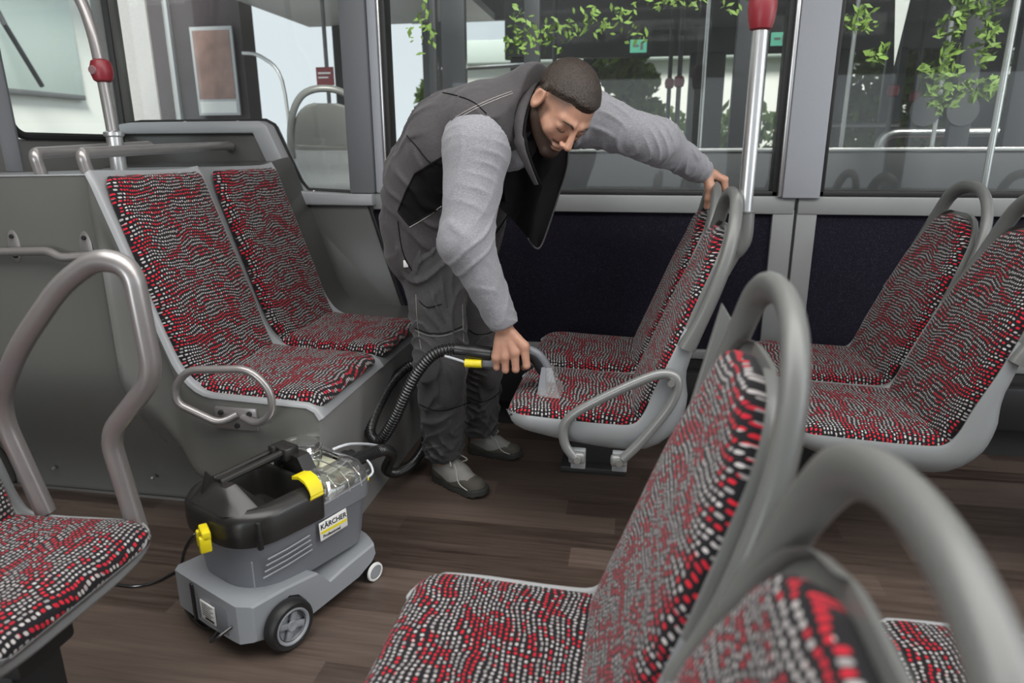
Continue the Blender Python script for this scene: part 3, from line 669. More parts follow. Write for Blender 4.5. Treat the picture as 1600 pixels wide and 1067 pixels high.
# brand plate on the right-hand side (local -y): text x -> +x, text y -> +z
tilt = math.radians(6)
PM = Matrix.Translation((.278, -.1445, .236)) @ Matrix.Rotation(math.radians(90)-tilt*0, 4, 'X')
pm = MB(); pm.add(rbox((0, 0, 0), (.088, .050, .003), .001), PM @ Matrix.Rotation(math.radians(2), 4, 'Z'))
pt = mobj('brand_plate', pm.vf, M['white'], mc)
text('KÄRCHER', .0195, M['ink'], pt, PM @ Matrix.Translation((0, .0105, .0018)), sx=.96)
ys_ = MB(); ys_.add(rbox((0, -.0045, .0018), (.083, .007, .0006), 0), PM); mobj('yellow_stripe', ys_.vf, M['yellow'], pt)
text('Professional', .0115, M['ink'], pt, PM @ Matrix.Translation((-.008, -.0165, .0018)))
# type label and recess at the rear
RM = Matrix.Translation((-.004, -.015, .10)) @ Matrix.Rotation(math.radians(90), 4, 'X') @ Matrix.Rotation(math.radians(-90), 4, 'Y')
tl = mobj('type_label', bx(-.006, -.003, -.045, .012, .072, .122, .0005), M['white'], mc)
for k in range(6): mobj('print_line', bx(-.0068, -.0062, -.04+.01*(k % 2), .006, .116-k*.006, .1175-k*.006, 0), M['ink'], tl)
mobj('bar_code', bx(-.0068, -.0062, -.04, -.005, .076, .082, 0), M['ink'], tl)
mobj('rear_groove', bx(-.006, .01, .040, .052, .05, .150, .002), M['black'], mc)
mobj('rear_recess', bx(-.0015, .01, -.09, .035, .058, .135, .004), M['mgrey'], mc)
# power cord
cw = lambda *a, **k: W(*a, **k)
cpts = [(-.8906, 1.187, .112)]
mcM = (Matrix.Translation(mc.location) @ Matrix.Rotation(mc.rotation_euler.z, 4, 'Z'))
ex = mcM @ Vector((-.002, -.105, .095))
cd = [ex, ex+Vector((-.035, -.03, -.02)), W(345, 977, z=.03), W(318, 980, z=.006), W(290, 950, z=.006), W(283, 900, z=.006), W(288, 860, z=.006), W(305, 833, z=.02), W(330, 815, z=.06)]
cord = mobj('power_cord', tube(spline(cd, 8), .0038, 8), M['hose'], None); tag(cord, 'thin black power cord looping round the rear of the cleaner', 'cord')
cd2 = [W(325, 876, z=.01), W(305, 880, z=.006), W(275, 893, z=.006), W(245, 908, z=.006), W(215, 915, z=.006), W(190, 914, z=.006), W(120, 905, z=.006), W(60, 910, z=.006)]
cord2 = mobj('power_cord', tube(spline(cd2, 8), .0038, 8), M['hose'], None); tag(cord2, 'end of the black cord trailing left across the floor below the seat rail', 'cord')
# suction hose
hp_ = [W(548, 722, y=1.62), W(572, 712, y=1.68), W(600, 703, y=1.78), W(612, 712, y=1.92), W(604, 733, y=2.0), W(622, 738, y=2.06), W(650, 718, y=2.2), W(668, 680, y=2.32), W(672, 620, y=2.36), W(650, 572, y=2.28), W(620, 588, y=2.2), W(594, 628, y=2.08), W(578, 672, y=1.95), W(592, 689, y=1.90), W(612, 662, y=1.88), W(632, 620, y=1.87), W(652, 582, y=1.87), W(676, 555, y=1.87), W(700, 546, y=1.87), W(722, 546, y=1.87)]
hs = spline(hp_, 24)
# even re-spacing then ribs
hs = [Vector(p) for p in resample([tuple(p) for p in hs], 1100)]
rad = [.0165+.0022*math.sin(i*2*PI/5.5) for i in range(len(hs))]
hose = mobj('suction_hose', tube(hs, rad, 14), M['hose'], None, 80); tag(hose, 'black ribbed suction hose looping from the cleaner to the nozzle', 'hose')
mobj('hose_cuff', tube([hs[0], hs[22], hs[60]], [.0195, .0195, .018], 18), M['black'], hose)
e1 = W(712, 546, y=1.87); e2 = W(768, 553, y=1.87)
nz = empty('spray_nozzle', tuple(W(800, 553, y=1.87)), 'hand-held upholstery nozzle with clear head, yellow coupling and black tube held by the man', 'nozzle')
nl = nz.location
cuf = mobj('hose_connector', tube(off([e1, e1*.6+e2*.4, e1*.55+e2*.45, e2], nl), [.0195, .0195, .022, .021], 20), M['black'], nz, 50)
wt = spline([W(764, 552, y=1.87), W(800, 553, y=1.87), W(825, 553, y=1.87), W(836, 560, y=1.875), W(844, 572, y=1.88), W(849, 581, y=1.885)], 6)
mobj('wand', tube(off(wt, nl), .0165, 18), M['black'], nz)
wa = spline([W(826, 546, y=1.87), W(840, 553, y=1.872), W(851, 566, y=1.877), W(857, 577, y=1.88)], 6)
mobj('grey_sleeve', tube(off(wa, nl), .0125, 12), M['mgrey'], nz)
yc = [W(727, 567, y=1.86), W(753, 568, y=1.86)]
mobj('yellow_coupling', tube(off(yc, nl), [.013, .013], 12), M['yellow'], nz)
mobj('trigger_box', rbox(tuple((W(765, 566, y=1.87)-nl)), (.05, .022, .026), .006), M['mgrey'], nz)
mobj('spray_line', tube(off(spline([W(727, 566, y=1.86), W(712, 561, y=1.86), W(695, 556, y=1.86)], 6), nl), .004, 8), M['clear2'], nz)
t0, t1 = W(856, 572, y=1.885), W(864, 616, z=.466)
a0, a1 = W(848, 612, z=.466), W(882, 620, z=.464)
ax = (a1-a0).normalized()
hd = loft([[t0+Vector(v) for v in ((-.012, -.02, 0), (.014, -.016, 0), (.014, .018, 0), (-.012, .018, 0))],
           [W(860, 592, y=1.885)+Vector(v) for v in ((-.02, -.03, 0), (.018, -.026, 0), (.018, .03, 0), (-.02, .03, 0))],
           [W(858, 612, z=.468)+Vector(v) for v in ((-.024, -.05, 0), (.036, -.05, 0), (.036, .055, 0), (-.024, .055, 0))]])
mobj('nozzle_head', (off(hd[0], nl), hd[1]), M['clear_head'], nz, 30)
hk = loft([[t0+Vector(v) for v in ((-.016, -.02, .002), (-.004, -.02, .002), (-.004, .018, .002), (-.016, .018, .002))],
           [W(852, 612, z=.468)+Vector(v) for v in ((-.02, -.035, 0), (.006, -.035, 0), (.006, .035, 0), (-.02, .035, 0))]])
mobj('nozzle_back', (off(hk[0], nl), hk[1]), M['mgrey'], nz, 30)
# clear spray tube and yellow plug at the machine's front
sl = mobj('spray_tube', tube(spline([W(520, 702, y=1.60), W(545, 694, y=1.64), W(575, 694, y=1.72), W(598, 698, y=1.80)], 6), .004, 8), M['clear2'], None); tag(sl, 'thin clear spray tube running beside the black hose above the cleaner', 'tube')
yp = mcM @ Vector((.435, -.06, .275))
mobj('yellow_plug', lathe([(.0001, 0), (.008, 0), (.013, .004), (.013, .02), (.009, .022), (.009, .032), (.0001, .032)], (.42, -.085, .275), 16, 'x'), M['yellow'], mc)
mobj('plug_tube', tube(spline([(.45, -.085, .275), (.475, -.085, .285), (.48, -.06, .31), (.46, -.03, .32), (.42, -.02, .32)], 6), .0035, 8), M['clear2'], mc)
mobj('hose_port', lathe([(.026, 0), (.026, .03), (.021, .035), (.021, .05)], (.405, -.03, .325), 20, 'x'), M['black'], mc)
# ================================================================ outside
M['asphalt'] = plain('asphalt', (.12, .12, .12), .9, noise=.2, nscale=8)
M['leaf'] = plain('green_leaves', (.15, .25, .045), .6, noise=.5, nscale=9); M['leaf2'] = plain('bright_leaves', (.24, .36, .06), .6, noise=.4, nscale=7)
M['bark'] = plain('bark', (.06, .045, .03), .9)
M['render'] = plain('white_render', (.82, .82, .78), .8); M['mint'] = plain('pale_green_panel', (.62, .70, .66), .6); M['roofdark'] = plain('dark_canopy', (.05, .05, .055), .7)
M['busdark'] = plain('bus_dark_grey', (.035, .037, .042), .4); M['busint'] = plain('bus_interior_grey', (.16, .16, .165), .6)
M['busglass'] = glass_mat('parked_bus_glass', (.93, .94, .94), .01, -.1)
M['meshpanel'] = plain('speckled_pale_panel', (.42, .41, .41), .8, noise=.5, nscale=160)
M['exit'] = plain('exit_sign_green', (.15, .6, .4), .5, emit=(.25, .85, .6), es=.55)
M['poster'] = plain('poster_print', (.32, .20, .17), .5, noise=.6, nscale=7); M['brown'] = plain('dark_brown_cladding', (.06, .045, .05), .7, noise=.2)
M['redpad'] = plain('red_seat_back', (.35, .02, .03), .7, noise=.5, nscale=80)
struct('ground', bx(-16, 22, 2.85, 40, -.06, -.02, 0), M['asphalt'])
BY = 4.1
pb = empty('parked_bus', (0, BY, 0), 'dark parked bus alongside, seen through the right windows', 'bus')
def pbm(nm, vf, mat): return mobj(nm, ([tuple(Vector(p)-Vector((0, BY, 0))) for p in vf[0]], vf[1]), mat, pb)
pbm('lower_body', MB().add(bx(-1.2, 8, BY, BY+.05, .25, 1.13, .01)).add(bx(-1.2, 8, BY+2.4, BY+2.45, .25, 1.13, .01)).vf, M['busdark'])
pbm('bus_floor', bx(-1.2, 8, BY, BY+2.45, .35, .4, 0), M['busint'])
pbm('roof', bx(-1.2, 8, BY, BY+2.45, 2.62, 2.75, .02), M['busint'])
pbm('roof_side', MB().add(bx(-1.2, 8, BY, BY+.06, 2.35, 2.7, .01)).add(bx(-1.2, 8, BY+2.38, BY+2.45, 1.92, 2.7, .01)).vf, M['busdark'])
pbm('window_rail', bx(-1.2, 8, BY-.01, BY, 1.13, 1.15, .003), M['alu'])
for x0_, x1_ in ((-1.2, -1.16), (-1.13, -.99), (-.65, -.56), (.50, .67), (1.615, 1.72), (1.88, 2.02), (2.9, 3.04), (4.2, 4.34), (5.8, 5.94)): pbm('window_post', bx(x0_, x1_, BY, BY+.06, 1.12, 2.4, .01), M['busdark'])
for x0_, x1_ in ((-1.15, -1.0), (.42, .72), (1.28, 1.36), (1.55, 1.75), (2.0, 2.16), (2.62, 2.9), (4.4, 4.8), (5.7, 5.9)): pbm('far_window_post', bx(x0_, x1_, BY+2.38, BY+2.44, 1.12, 1.95, .01), M['busdark'])
for px_p, yy in ((702, 4.5), (1100, 4.5), (1327, 4.5), (1473, 4.4)): 
    p_ = W(px_p, 120, y=yy); pbm('inner_pole', tube([(p_.x, yy, .4), (p_.x, yy, 2.62)], .012, 8), M['alu'])
for px_p, yy, zb in ((1046, 5.6, 1.62), (1061, 5.0, 1.58), (1397, 5.0, 1.5), (1432, 5.6, 1.5), (866, 5.3, 1.5), (675, 5.3, 1.4)):
    p_ = W(px_p, 130, y=yy); pbm('inner_pole', tube([(p_.x, yy, .4), (p_.x, yy, 2.62)], .016, 8), M['busdark']); pbm('stop_button', lathe([(.0001, -.045), (.03, -.03), (.036, 0), (.03, .03), (.0001, .045)], (p_.x, yy, zb), 14), M['red'])
pbm('handrail', tube(fillet([(1.44, 4.6, .5), (1.44, 4.6, 1.235), (7, 4.6, 1.235)], .1, 6), .027, 12), M['alu'])
pbm('handrail', tube([(1.45, 6.0, 1.32), (2.0, 6.0, 1.32)], .02, 8), M['alu']); pbm('handrail', tube([(.98, 4.4, 1.09), (1.36, 4.4, 1.09)], .016, 8), M['alu'])
pbm('luggage_rail', tube([(-1.2, 4.35, 1.62), (-.62, 4.35, 1.64)], .014, 8), M['alu'])
pbm('headrest', rbox((1.06, 4.45, 1.165), (.09, .16, .16), .03), M['shell_white'])
for px0, px1, yy, zt in ((1430, 1512, 5.2, 1.12), (1585, 1640, 5.2, 1.14), (1326, 1345, 5.4, 1.10), (1352, 1372, 5.4, 1.09), (1396, 1425, 5.3, 1.12), (1190, 1200, 5.2, 1.12), (612, 640, 5.2, 1.1)):
    a_, b_ = W(px0, 245, y=yy).x, W(px1, 245, y=yy).x; pbm('passenger_seat', rbox(((a_+b_)/2, yy, zt-.26), (b_-a_, .10, .52), .05), M['redpad'])
for x, z in ((-.075, 1.835), (.86, 1.855)):
    e_ = pbm('exit_sign', bx(x, x+.115, 5.2, 5.215, z-.042, z+.042, .004), M['exit'])
    pbm('sign_arrow', bx(x+.02, x+.06, 5.194, 5.2, z-.008, z+.008, 0), M['white']); pbm('sign_figure', bx(x+.07, x+.09, 5.194, 5.2, z-.026, z+.026, 0), M['white'])
pbm('window_pane', bx(-1.2, 8, BY+.03, BY+.035, 1.12, 2.4, 0), M['busglass'])
pbm('white_pennant', prism([(1.29, 1.95), (1.375, 1.95), (1.335, 1.57)], BY+.10, BY+.105), M['white'])
for x in (1.485, 1.665): pbm('round_sticker', lathe([(.0001, 0), (.078, 0), (.078, .004), (.0001, .004)], (x, BY-.006, 1.335), 24, 'y'), M['busdark'])
gp_ = empty('depot_post', (W(1565, 140, y=3.35).x, 3.35, 0), 'slim bright upright post just outside the right window', 'post'); mobj('tube', tube([(0, 0, 0), (0, 0, 3.3)], .0135, 10), M['alu'], gp_)
# leaves
def leaves(nm, blobs, n, mat, size, label, cat, trunk=None, group=None, seed=1):
    rg = random.Random(seed); c0 = Vector(blobs[0][0]); base = Vector((c0.x, c0.y, -.02)); r = empty(nm, base, label, cat, group); V_ = []; F_ = []
    tot = sum(b[1]*b[2]*b[3] for b in blobs)
    for c, rx, ry, rz in blobs:
        for k in range(int(n*rx*ry*rz/tot)):
            d = Vector((rg.gauss(0, 1), rg.gauss(0, 1), rg.gauss(0, 1))).normalized()*(rg.random()**.35); p = Vector(c)+Vector((d.x*rx, d.y*ry, d.z*rz))-base
            a = Vector((rg.gauss(0, 1), rg.gauss(0, 1), rg.gauss(0, 1))).normalized(); b = a.orthogonal().normalized(); s = size*(.6+.8*rg.random()); i = len(V_)
            V_ += [p+a*s, p+b*s*.55+Vector((0, 0, s*.1)), p-a*s, p-b*s*.55]; F_.append((i, i+1, i+2, i+3))
    me = bpy.data.meshes.new('foliage'); me.from_pydata([tuple(v) for v in V_], [], F_); me.materials.append(mat); o = bpy.data.objects.new('foliage', me); COL.objects.link(o); o.parent = r
    if trunk: mobj('trunk', tube([Vector(p)-base for p in trunk], .09, 8), M['bark'], r)
    return r
leaves('hedge', [((x, 10.6, .85), .8, .6, .95) for x in (.2, 1.5, 2.8, 4.1, 5.6)], 5600, M['leaf2'], .09, 'bright green hedge in front of the white building behind the parked bus', 'hedge', seed=3)
leaves('tree', [((-.25, 9.2, 2.35), .35, .4, .55), ((-.1, 9.2, 1.95), .35, .4, .25), ((-.55, 9.0, 2.7), .4, .4, .4), ((.05, 9.2, 1.5), .3, .3, .3)], 2600, M['leaf2'], .075, 'small green tree behind the man\'s head, beyond the parked bus', 'tree', [(-.2, 9.2, 0), (-.2, 9.2, 2.3)], seed=5)
leaves('tree', [((2.9, 8.2, 1.9), .8, .5, .8), ((3.6, 8.4, 1.2), .9, .5, .6), ((2.1, 8.2, 1.3), .5, .4, .5)], 4200, M['leaf2'], .08, 'leafy green tree behind the right window', 'tree', [(3.0, 8.2, 0), (3.0, 8.2, 2.0)], seed=7)
leaves('tree', [((-2.65, 9.5, 1.6), .35, .4, .55)], 800, M['leaf2'], .075, 'light green tree left of the man, beyond the window', 'tree', [(-2.65, 9.5, 0), (-2.65, 9.5, 1.4)], seed=8)
leaves('climbing_plant', [((1.52, 3.75, 1.85), .14, .1, .12), ((1.42, 3.75, 1.68), .06, .06, .14), ((1.40, 3.75, 1.50), .10, .06, .06), ((1.43, 3.75, 1.38), .09, .06, .08), ((1.57, 3.75, 1.62), .06, .06, .12), ((1.58, 3.75, 1.42), .10, .06, .07), ((1.02, 3.75, 1.72), .08, .05, .08), ((1.12, 3.75, 1.58), .06, .05, .06)], 620, M['leaf'], .026, 'climbing plant hanging down outside the right window', 'climbing plant', seed=9)
leaves('climbing_plant', [((-.45, 3.7, 1.70), .20, .10, .09), ((-.2, 3.7, 1.76), .22, .1, .07), ((.15, 3.7, 1.84), .24, .1, .05), ((-.62, 3.7, 1.72), .10, .08, .14), ((-.02, 3.7, 1.68), .07, .06, .08), ((-1.12, 3.7, 1.74), .08, .06, .16), ((.42, 3.7, 1.82), .10, .05, .07)], 330, M['leaf'], .019, 'sparse hanging leaves outside the window above the man', 'climbing plant', seed=11)
wb = empty('white_building', (6, 13, 0), 'white rendered building beyond the parked bus and the hedge', 'building')
mobj('wall', bx(-9.5, 14, 0, .3, 0, 2.7, 0), M['render'], wb); mobj('parapet', bx(-9.5, 14, -.25, .3, 2.62, 3.0, .02), M['mint'], wb); mobj('small_window', bx(-6.12, -5.85, -.03, 0, 2.38, 2.55, .01), M['busdark'], wb)
for x in (-2.4, -.2, 2.0, 4.2): mobj('wall_joint', bx(x, x+.04, -.01, 0, 0, 2.7, 0), M['busint'], wb)
cn = empty('depot_canopy', (2, 9, 0), 'dark depot canopy roof above the parked bus', 'canopy')
mobj('canopy_roof', bx(-5, 9, -5.5, .5, 3.25, 3.45, 0), M['roofdark'], cn); mobj('canopy_fascia', bx(-5, 9, .4, .5, 2.75, 3.3, 0), M['roofdark'], cn)
for x in (-2.6, 1.6, 5.4): mobj('column', bx(x-.1, x+.1, .1, .3, 0, 3.3, .01), M['roofdark'], cn)
for y in (-4, -2.6, -1.2): mobj('canopy_beam', bx(-5, 9, y, y+.14, 3.05, 3.27, .01), M['busint'], cn)
# left: dark shed wall with poster, and a second bus interior
sh = empty('depot_shed', (-3.4, 5.6, 0), 'dark brown depot shed wall behind the rear bench window', 'shed')
mobj('wall', bx(-.66, .17, 0, .2, 0, 3.6, .0), M['brown'], sh); mobj('downpipe', tube([(-.45, -.05, 0), (-.45, -.05, 3.4)], .03, 8), M['alu'], sh); mobj('edge_post', bx(-.94, -.66, -.02, .2, 0, 3.6, .0), M['meshpanel'], sh)
po = empty('framed_poster', (-3.47, 5.56, 1.76), 'framed poster hanging on the dark shed wall', 'poster')
mobj('frame', bx(-.19, .19, -.02, 0, -.33, .36, .004), M['shell_white'], po); mobj('print', bx(-.165, .165, -.024, -.019, -.20, .33, 0), M['poster'], po); mobj('caption_strip', bx(-.165, .165, -.024, -.019, -.31, -.22, 0), M['white'], po)
b2 = empty('parked_coach', (-1.7, 4.6, 0), 'second parked bus with pale ceiling behind the rear bench window', 'bus')
mobj('ceiling', bx(-1.5, .35, 0, 2.2, 2.3, 2.36, .0), M['white'], b2)
mobj('rear_wall', bx(-1.5, .35, 2.2, 2.25, .3, 1.1, .0), M['busint'], b2); mobj('window_post', bx(-1.25, -1.12, 2.15, 2.2, 1.1, 2.3, .01), M['busdark'], b2); mobj('window_post', bx(-.35, -.15, 2.15, 2.2, 1.1, 2.3, .01), M['busint'], b2)
mobj('floor_slab', bx(-1.5, .35, 0, 2.2, .3, .35, .0), M['busint'], b2)
mobj('inner_pole', tube([(-.72, .8, .4), (-.72, .8, 2.3)], .017, 8), M['busint'], b2); mobj('curved_rail', tube(spline([(-1.25, .5, 1.85), (-1.1, .5, 1.82), (-.95, .5, 1.65), (-.92, .5, 1.1)], 5), .014, 8), M['alu'], b2)
rs = mobj('red_notice', bx(-.72, -.58, .6, .61, 1.62, 1.75, .002), M['red'], b2); mobj('notice_text', MB().add(bx(-.70, -.60, .59, .6, 1.70, 1.712, 0)).add(bx(-.70, -.62, .59, .6, 1.67, 1.68, 0)).vf, M['white'], rs)
mobj('green_sign', bx(-1.02, -.88, .9, .92, 1.20, 1.30, .003), M['exit'], b2)
sb = copy_tree(s0, None); 
sb.location = (-1.84, 4.05, .45); sb.rotation_euler = (0, 0, math.radians(-65)); sb['label'] = 'pale bus seat back with arched handle seen through the rear bench window'; sb['group'] = 'grey bus seats with red dotted covers'
for ch in list(sb.children):
    if ch.name.startswith(('armrest',)): 
        for g_ in list(ch.children): bpy.data.objects.remove(g_)
        bpy.data.objects.remove(ch)
# rear window view
gb = empty('garage_building', (-8, 7.5, 0), 'white building with a pale green door behind the rear window', 'building')
mobj('wall', bx(-.3, 0, -5, 4, 0, 5, 0), M['render'], gb); mobj('roof_edge', bx(-.4, .6, -5, 4, 3.9, 4.3, .02), M['roofdark'], gb); mobj('green_door', bx(0, .06, -1.3, 1.8, 1.9, 3.5, .01), M['mint'], gb); mobj('door_post', bx(0, .15, -.15, 0.05, 0, 4, .01), M['busint'], gb); mobj('door_rail', bx(0, .08, -1.3, 1.8, 1.85, 1.92, .01), M['busint'], gb)
mobj('hinge_arm', tube([(.3, .2, 3.1), (.5, .2, 2.6), (.4, .7, 1.95)], .03, 8), M['roofdark'], gb)
leaves('fir_tree', [((-6.2, 5.35, .9), .3, .3, .6), ((-6.2, 5.35, 1.7), .2, .2, .5), ((-6.2, 5.35, 2.3), .1, .1, .35)], 900, M['leaf'], .07, 'slim green tree at the far left behind the rear window', 'tree', [(-6.2, 5.35, 0), (-6.2, 5.35, 2.2)], seed=13)
# ================================================================ signed-distance modelling for the man
f32 = np.float32
def A3(p): return np.array(tuple(p), dtype=f32)
def cap(P, a, b, ra, rb):
    a, b = A3(a), A3(b); ab = b-a; h = np.clip(((P-a)@ab)/max(1e-9, float(ab@ab)), 0, 1)
    return np.linalg.norm(P-a-h[:, None]*ab, axis=1)-(ra+(rb-ra)*h)
def chain(P, pts, rs, k=.02):
    d = None
    for i in range(len(pts)-1):
        e = cap(P, pts[i], pts[i+1], rs[i], rs[i+1]); d = e if d is None else smin(d, e, k)
    return d
def ell(P, c, r, Rm=None):
    q = P-A3(c)
    if Rm is not None: q = q@Rm.T
    r = np.array(r, dtype=f32); k0 = np.linalg.norm(q/r, axis=1); k1 = np.linalg.norm(q/(r*r), axis=1)+1e-9
    return k0*(k0-1)/k1
def smin(a, b, k):
    h = np.clip(.5+.5*(b-a)/k, 0, 1); return b*(1-h)+a*h-k*h*(1-h)
def smax(a, b, k): return -smin(-a, -b, k)
def sdf_mesh(fn, lo, hi, h):
    lo = np.array(lo, f32); n = np.ceil((np.array(hi)-lo)/h).astype(int)+1; B = 8
    nb = (n+B-1)//B; n = nb*B
    cx = [lo[i]+h*(np.arange(nb[i])*B+B/2-.5) for i in range(3)]
    G = np.stack(np.meshgrid(*cx, indexing='ij'), -1).reshape(-1, 3).astype(f32)
    dc = fn(G); act = np.abs(dc) < B*h*.87*1.25+.012
    val = np.repeat(np.repeat(np.repeat(np.where(dc < 0, -1, 1).astype(f32).reshape(nb), B, 0), B, 1), B, 2)
    idx = np.argwhere(act.reshape(nb))
    o = np.stack(np.meshgrid(np.arange(B), np.arange(B), np.arange(B), indexing='ij'), -1).reshape(-1, 3)
    for s in range(0, len(idx), 400):
        I = (idx[s:s+400, None, :]*B+o[None]).reshape(-1, 3); val[I[:, 0], I[:, 1], I[:, 2]] = fn((lo+I*h).astype(f32))
    sg = val < 0
    c = np.zeros(tuple(n-1), np.int8)
    for dx in (0, 1):
        for dy in (0, 1):
            for dz_ in (0, 1): c += sg[dx:n[0]-1+dx, dy:n[1]-1+dy, dz_:n[2]-1+dz_]
    cells = np.argwhere((c > 0) & (c < 8)); vid = np.full(tuple(n-1), -1, np.int32); vid[tuple(cells.T)] = np.arange(len(cells))
    acc = np.zeros((len(cells), 3), f32); cnt = np.zeros(len(cells), f32)
    E_ = []
    for ax in range(3):
        o1, o2 = [(i) for i in range(3) if i != ax]
        for a in (0, 1):
            for b in (0, 1):
                p = [0, 0, 0]; p[o1] = a; p[o2] = b; q = list(p); q[ax] = 1; E_.append((p, q))
    for p, q in E_:
        va = val[tuple((cells+p).T)]; vb = val[tuple((cells+q).T)]; m = (va < 0) != (vb < 0)
        t = np.where(m, va/np.where(m, va-vb, 1), 0)[:, None]; pt = np.array(p, f32)+t*(np.array(q, f32)-np.array(p, f32)); acc += pt*m[:, None]; cnt += m
    V = lo+h*(cells+acc/cnt[:, None]); Fq = []
    for ax in range(3):
        o1, o2 = (ax+1) % 3, (ax+2) % 3
        sl0 = [slice(0, None)]*3; sl1 = [slice(0, None)]*3; sl0[ax] = slice(0, -1); sl1[ax] = slice(1, None)
        s0_ = sg[tuple(sl0)]; s1_ = sg[tuple(sl1)]; e = np.argwhere(s0_ != s1_)
        e = e[(e[:, o1] > 0) & (e[:, o2] > 0) & (e[:, o1] < n[o1]-1) & (e[:, o2] < n[o2]-1)]
        d1 = np.zeros(3, int); d1[o1] = 1; d2 = np.zeros(3, int); d2[o2] = 1
        q = np.stack([vid[tuple((e-d1-d2).T)], vid[tuple((e-d2).T)], vid[tuple(e.T)], vid[tuple((e-d1).T)]], 1)
        inside = s0_[tuple(e.T)]; q[~inside] = q[~inside][:, ::-1]; Fq.append(q)
    Fq = np.concatenate(Fq); Fq = Fq[(Fq >= 0).all(1)]
    return V, Fq
def fobj(name, V, Fq, mats, parent, midx=None, loc=(0, 0, 0)):
    V = V-np.array(loc, f32); me = bpy.data.meshes.new(name); me.vertices.add(len(V)); me.vertices.foreach_set('co', V.astype(f32).ravel())
    me.loops.add(len(Fq)*4); me.loops.foreach_set('vertex_index', Fq.astype(np.int32).ravel())
    me.polygons.add(len(Fq)); me.polygons.foreach_set('loop_start', np.arange(len(Fq), dtype=np.int32)*4)
    me.update(calc_edges=True); me.validate()
    for m in mats: me.materials.append(m)
    if midx is not None and len(me.polygons) == len(Fq): me.polygons.foreach_set('material_index', midx.astype(np.int32))
    me.polygons.foreach_set('use_smooth', np.ones(len(me.polygons), bool))
    o = bpy.data.objects.new(name, me); COL.objects.link(o)
    if parent: o.parent = parent
    return o
def folds(P, f, amp, d=(1, 0, 0), seed=0.0):
    """irregular soft creases running across direction d"""
    d = A3(d); d = d/np.linalg.norm(d); s = P@d
    w = np.sin(P[:, 0]*17+seed)*.35+np.sin(P[:, 1]*23+seed*2)*.4+np.sin(P[:, 2]*13+seed*3)*.35
    a = np.sin(s*f+w*6+seed); b = np.sin(s*f*1.7-w*9+seed*1.7); m_ = .5+.5*np.sin(P[:, 0]*31+P[:, 1]*19-P[:, 2]*23+seed)
    r1 = np.exp(-(a/.42)**2); r2 = np.exp(-(b/.42)**2)
    return -amp*((r1-.3)*m_+(r2-.3)*(1-m_))

def cloth(name, col, heather=0.0, rough=.85):
    m, nt, b = newmat(name); L = nt.links.new
    tc = nd(nt, 'ShaderNodeTexCoord'); n = nd(nt, 'ShaderNodeTexNoise'); n.inputs['Scale'].default_value = 330; n.inputs['Detail'].default_value = 4; L(tc.outputs['Object'], n.inputs['Vector'])
    mp = nd(nt, 'ShaderNodeMapping'); mp.inputs['Scale'].default_value = (60, 300, 300); L(tc.outputs['Object'], mp.inputs[0]); n3 = nd(nt, 'ShaderNodeTexNoise'); n3.inputs['Scale'].default_value = 1.5; L(mp.outputs[0], n3.inputs['Vector'])
    a = tuple(c*(1-heather) for c in col); c2 = tuple(min(1, c*(1+heather)) for c in col)
    k = mth(nt, 'MULTIPLY_ADD', mth(nt, 'ADD', n.outputs[0], n3.outputs[0]), 1.6, -1.1, clamp=True)
    L(mixc(nt, k, a, c2), b.inputs['Base Color']); b.inputs['Roughness'].default_value = rough; b.inputs['Sheen Weight'].default_value = .15 if col[0] > .05 else 0; b.inputs['Specular IOR Level'].default_value = .25 if col[0] > .05 else .1
    n2 = nd(nt, 'ShaderNodeTexNoise'); n2.inputs['Scale'].default_value = 14; n2.inputs['Detail'].default_value = 3; n2.inputs['Distortion'].default_value = 1.2; L(tc.outputs['Object'], n2.inputs['Vector'])
    bp = nd(nt, 'ShaderNodeBump'); bp.inputs['Strength'].default_value = .35; bp.inputs['Distance'].default_value = .010; L(n2.outputs[0], bp.inputs['Height'])
    bp2 = nd(nt, 'ShaderNodeBump'); bp2.inputs['Strength'].default_value = .3; bp2.inputs['Distance'].default_value = .001; L(n.outputs[0], bp2.inputs['Height']); L(bp.outputs[0], bp2.inputs['Normal']); L(bp2.outputs[0], b.inputs['Normal'])
    return m
def skin_mat():
    m, nt, b = newmat('skin'); L = nt.links.new
    at = nd(nt, 'ShaderNodeAttribute', attribute_name='hairtone'); tc = nd(nt, 'ShaderNodeTexCoord')
    n = nd(nt, 'ShaderNodeTexNoise'); n.inputs['Scale'].default_value = 60; n.inputs['Detail'].default_value = 4; L(tc.outputs['Object'], n.inputs['Vector'])
    n2 = nd(nt, 'ShaderNodeTexNoise'); n2.inputs['Scale'].default_value = 900; L(tc.outputs['Object'], n2.inputs['Vector'])
    base = mixc(nt, n.outputs[0], (.40, .205, .135), (.55, .31, .22))
    k = mth(nt, 'MULTIPLY', at.outputs['Fac'], mth(nt, 'MULTIPLY_ADD', n2.outputs[0], .7, .62), clamp=True)
    L(mixc(nt, k, base, (.030, .020, .015)), b.inputs['Base Color'])
    b.inputs['Roughness'].default_value = .45; b.inputs['Subsurface Weight'].default_value = .12; b.inputs['Subsurface Radius'].default_value = (.02, .008, .004); b.inputs['Subsurface Scale'].default_value = .3
    bp = nd(nt, 'ShaderNodeBump'); bp.inputs['Strength'].default_value = .12; bp.inputs['Distance'].default_value = .0008; L(n2.outputs[0], bp.inputs['Height']); L(bp.outputs[0], b.inputs['Normal'])
    return m
M['skin'] = skin_mat()
M['sweat'] = cloth('grey_marl_jersey', (.255, .255, .275), .22)
M['vest'] = cloth('grey_work_twill', (.066, .061, .064), .2, .7); M['vestdark'] = cloth('black_softshell', (.010, .0095, .010), .1, .8)
M['trouser'] = cloth('charcoal_work_twill', (.062, .060, .061), .2, .7)
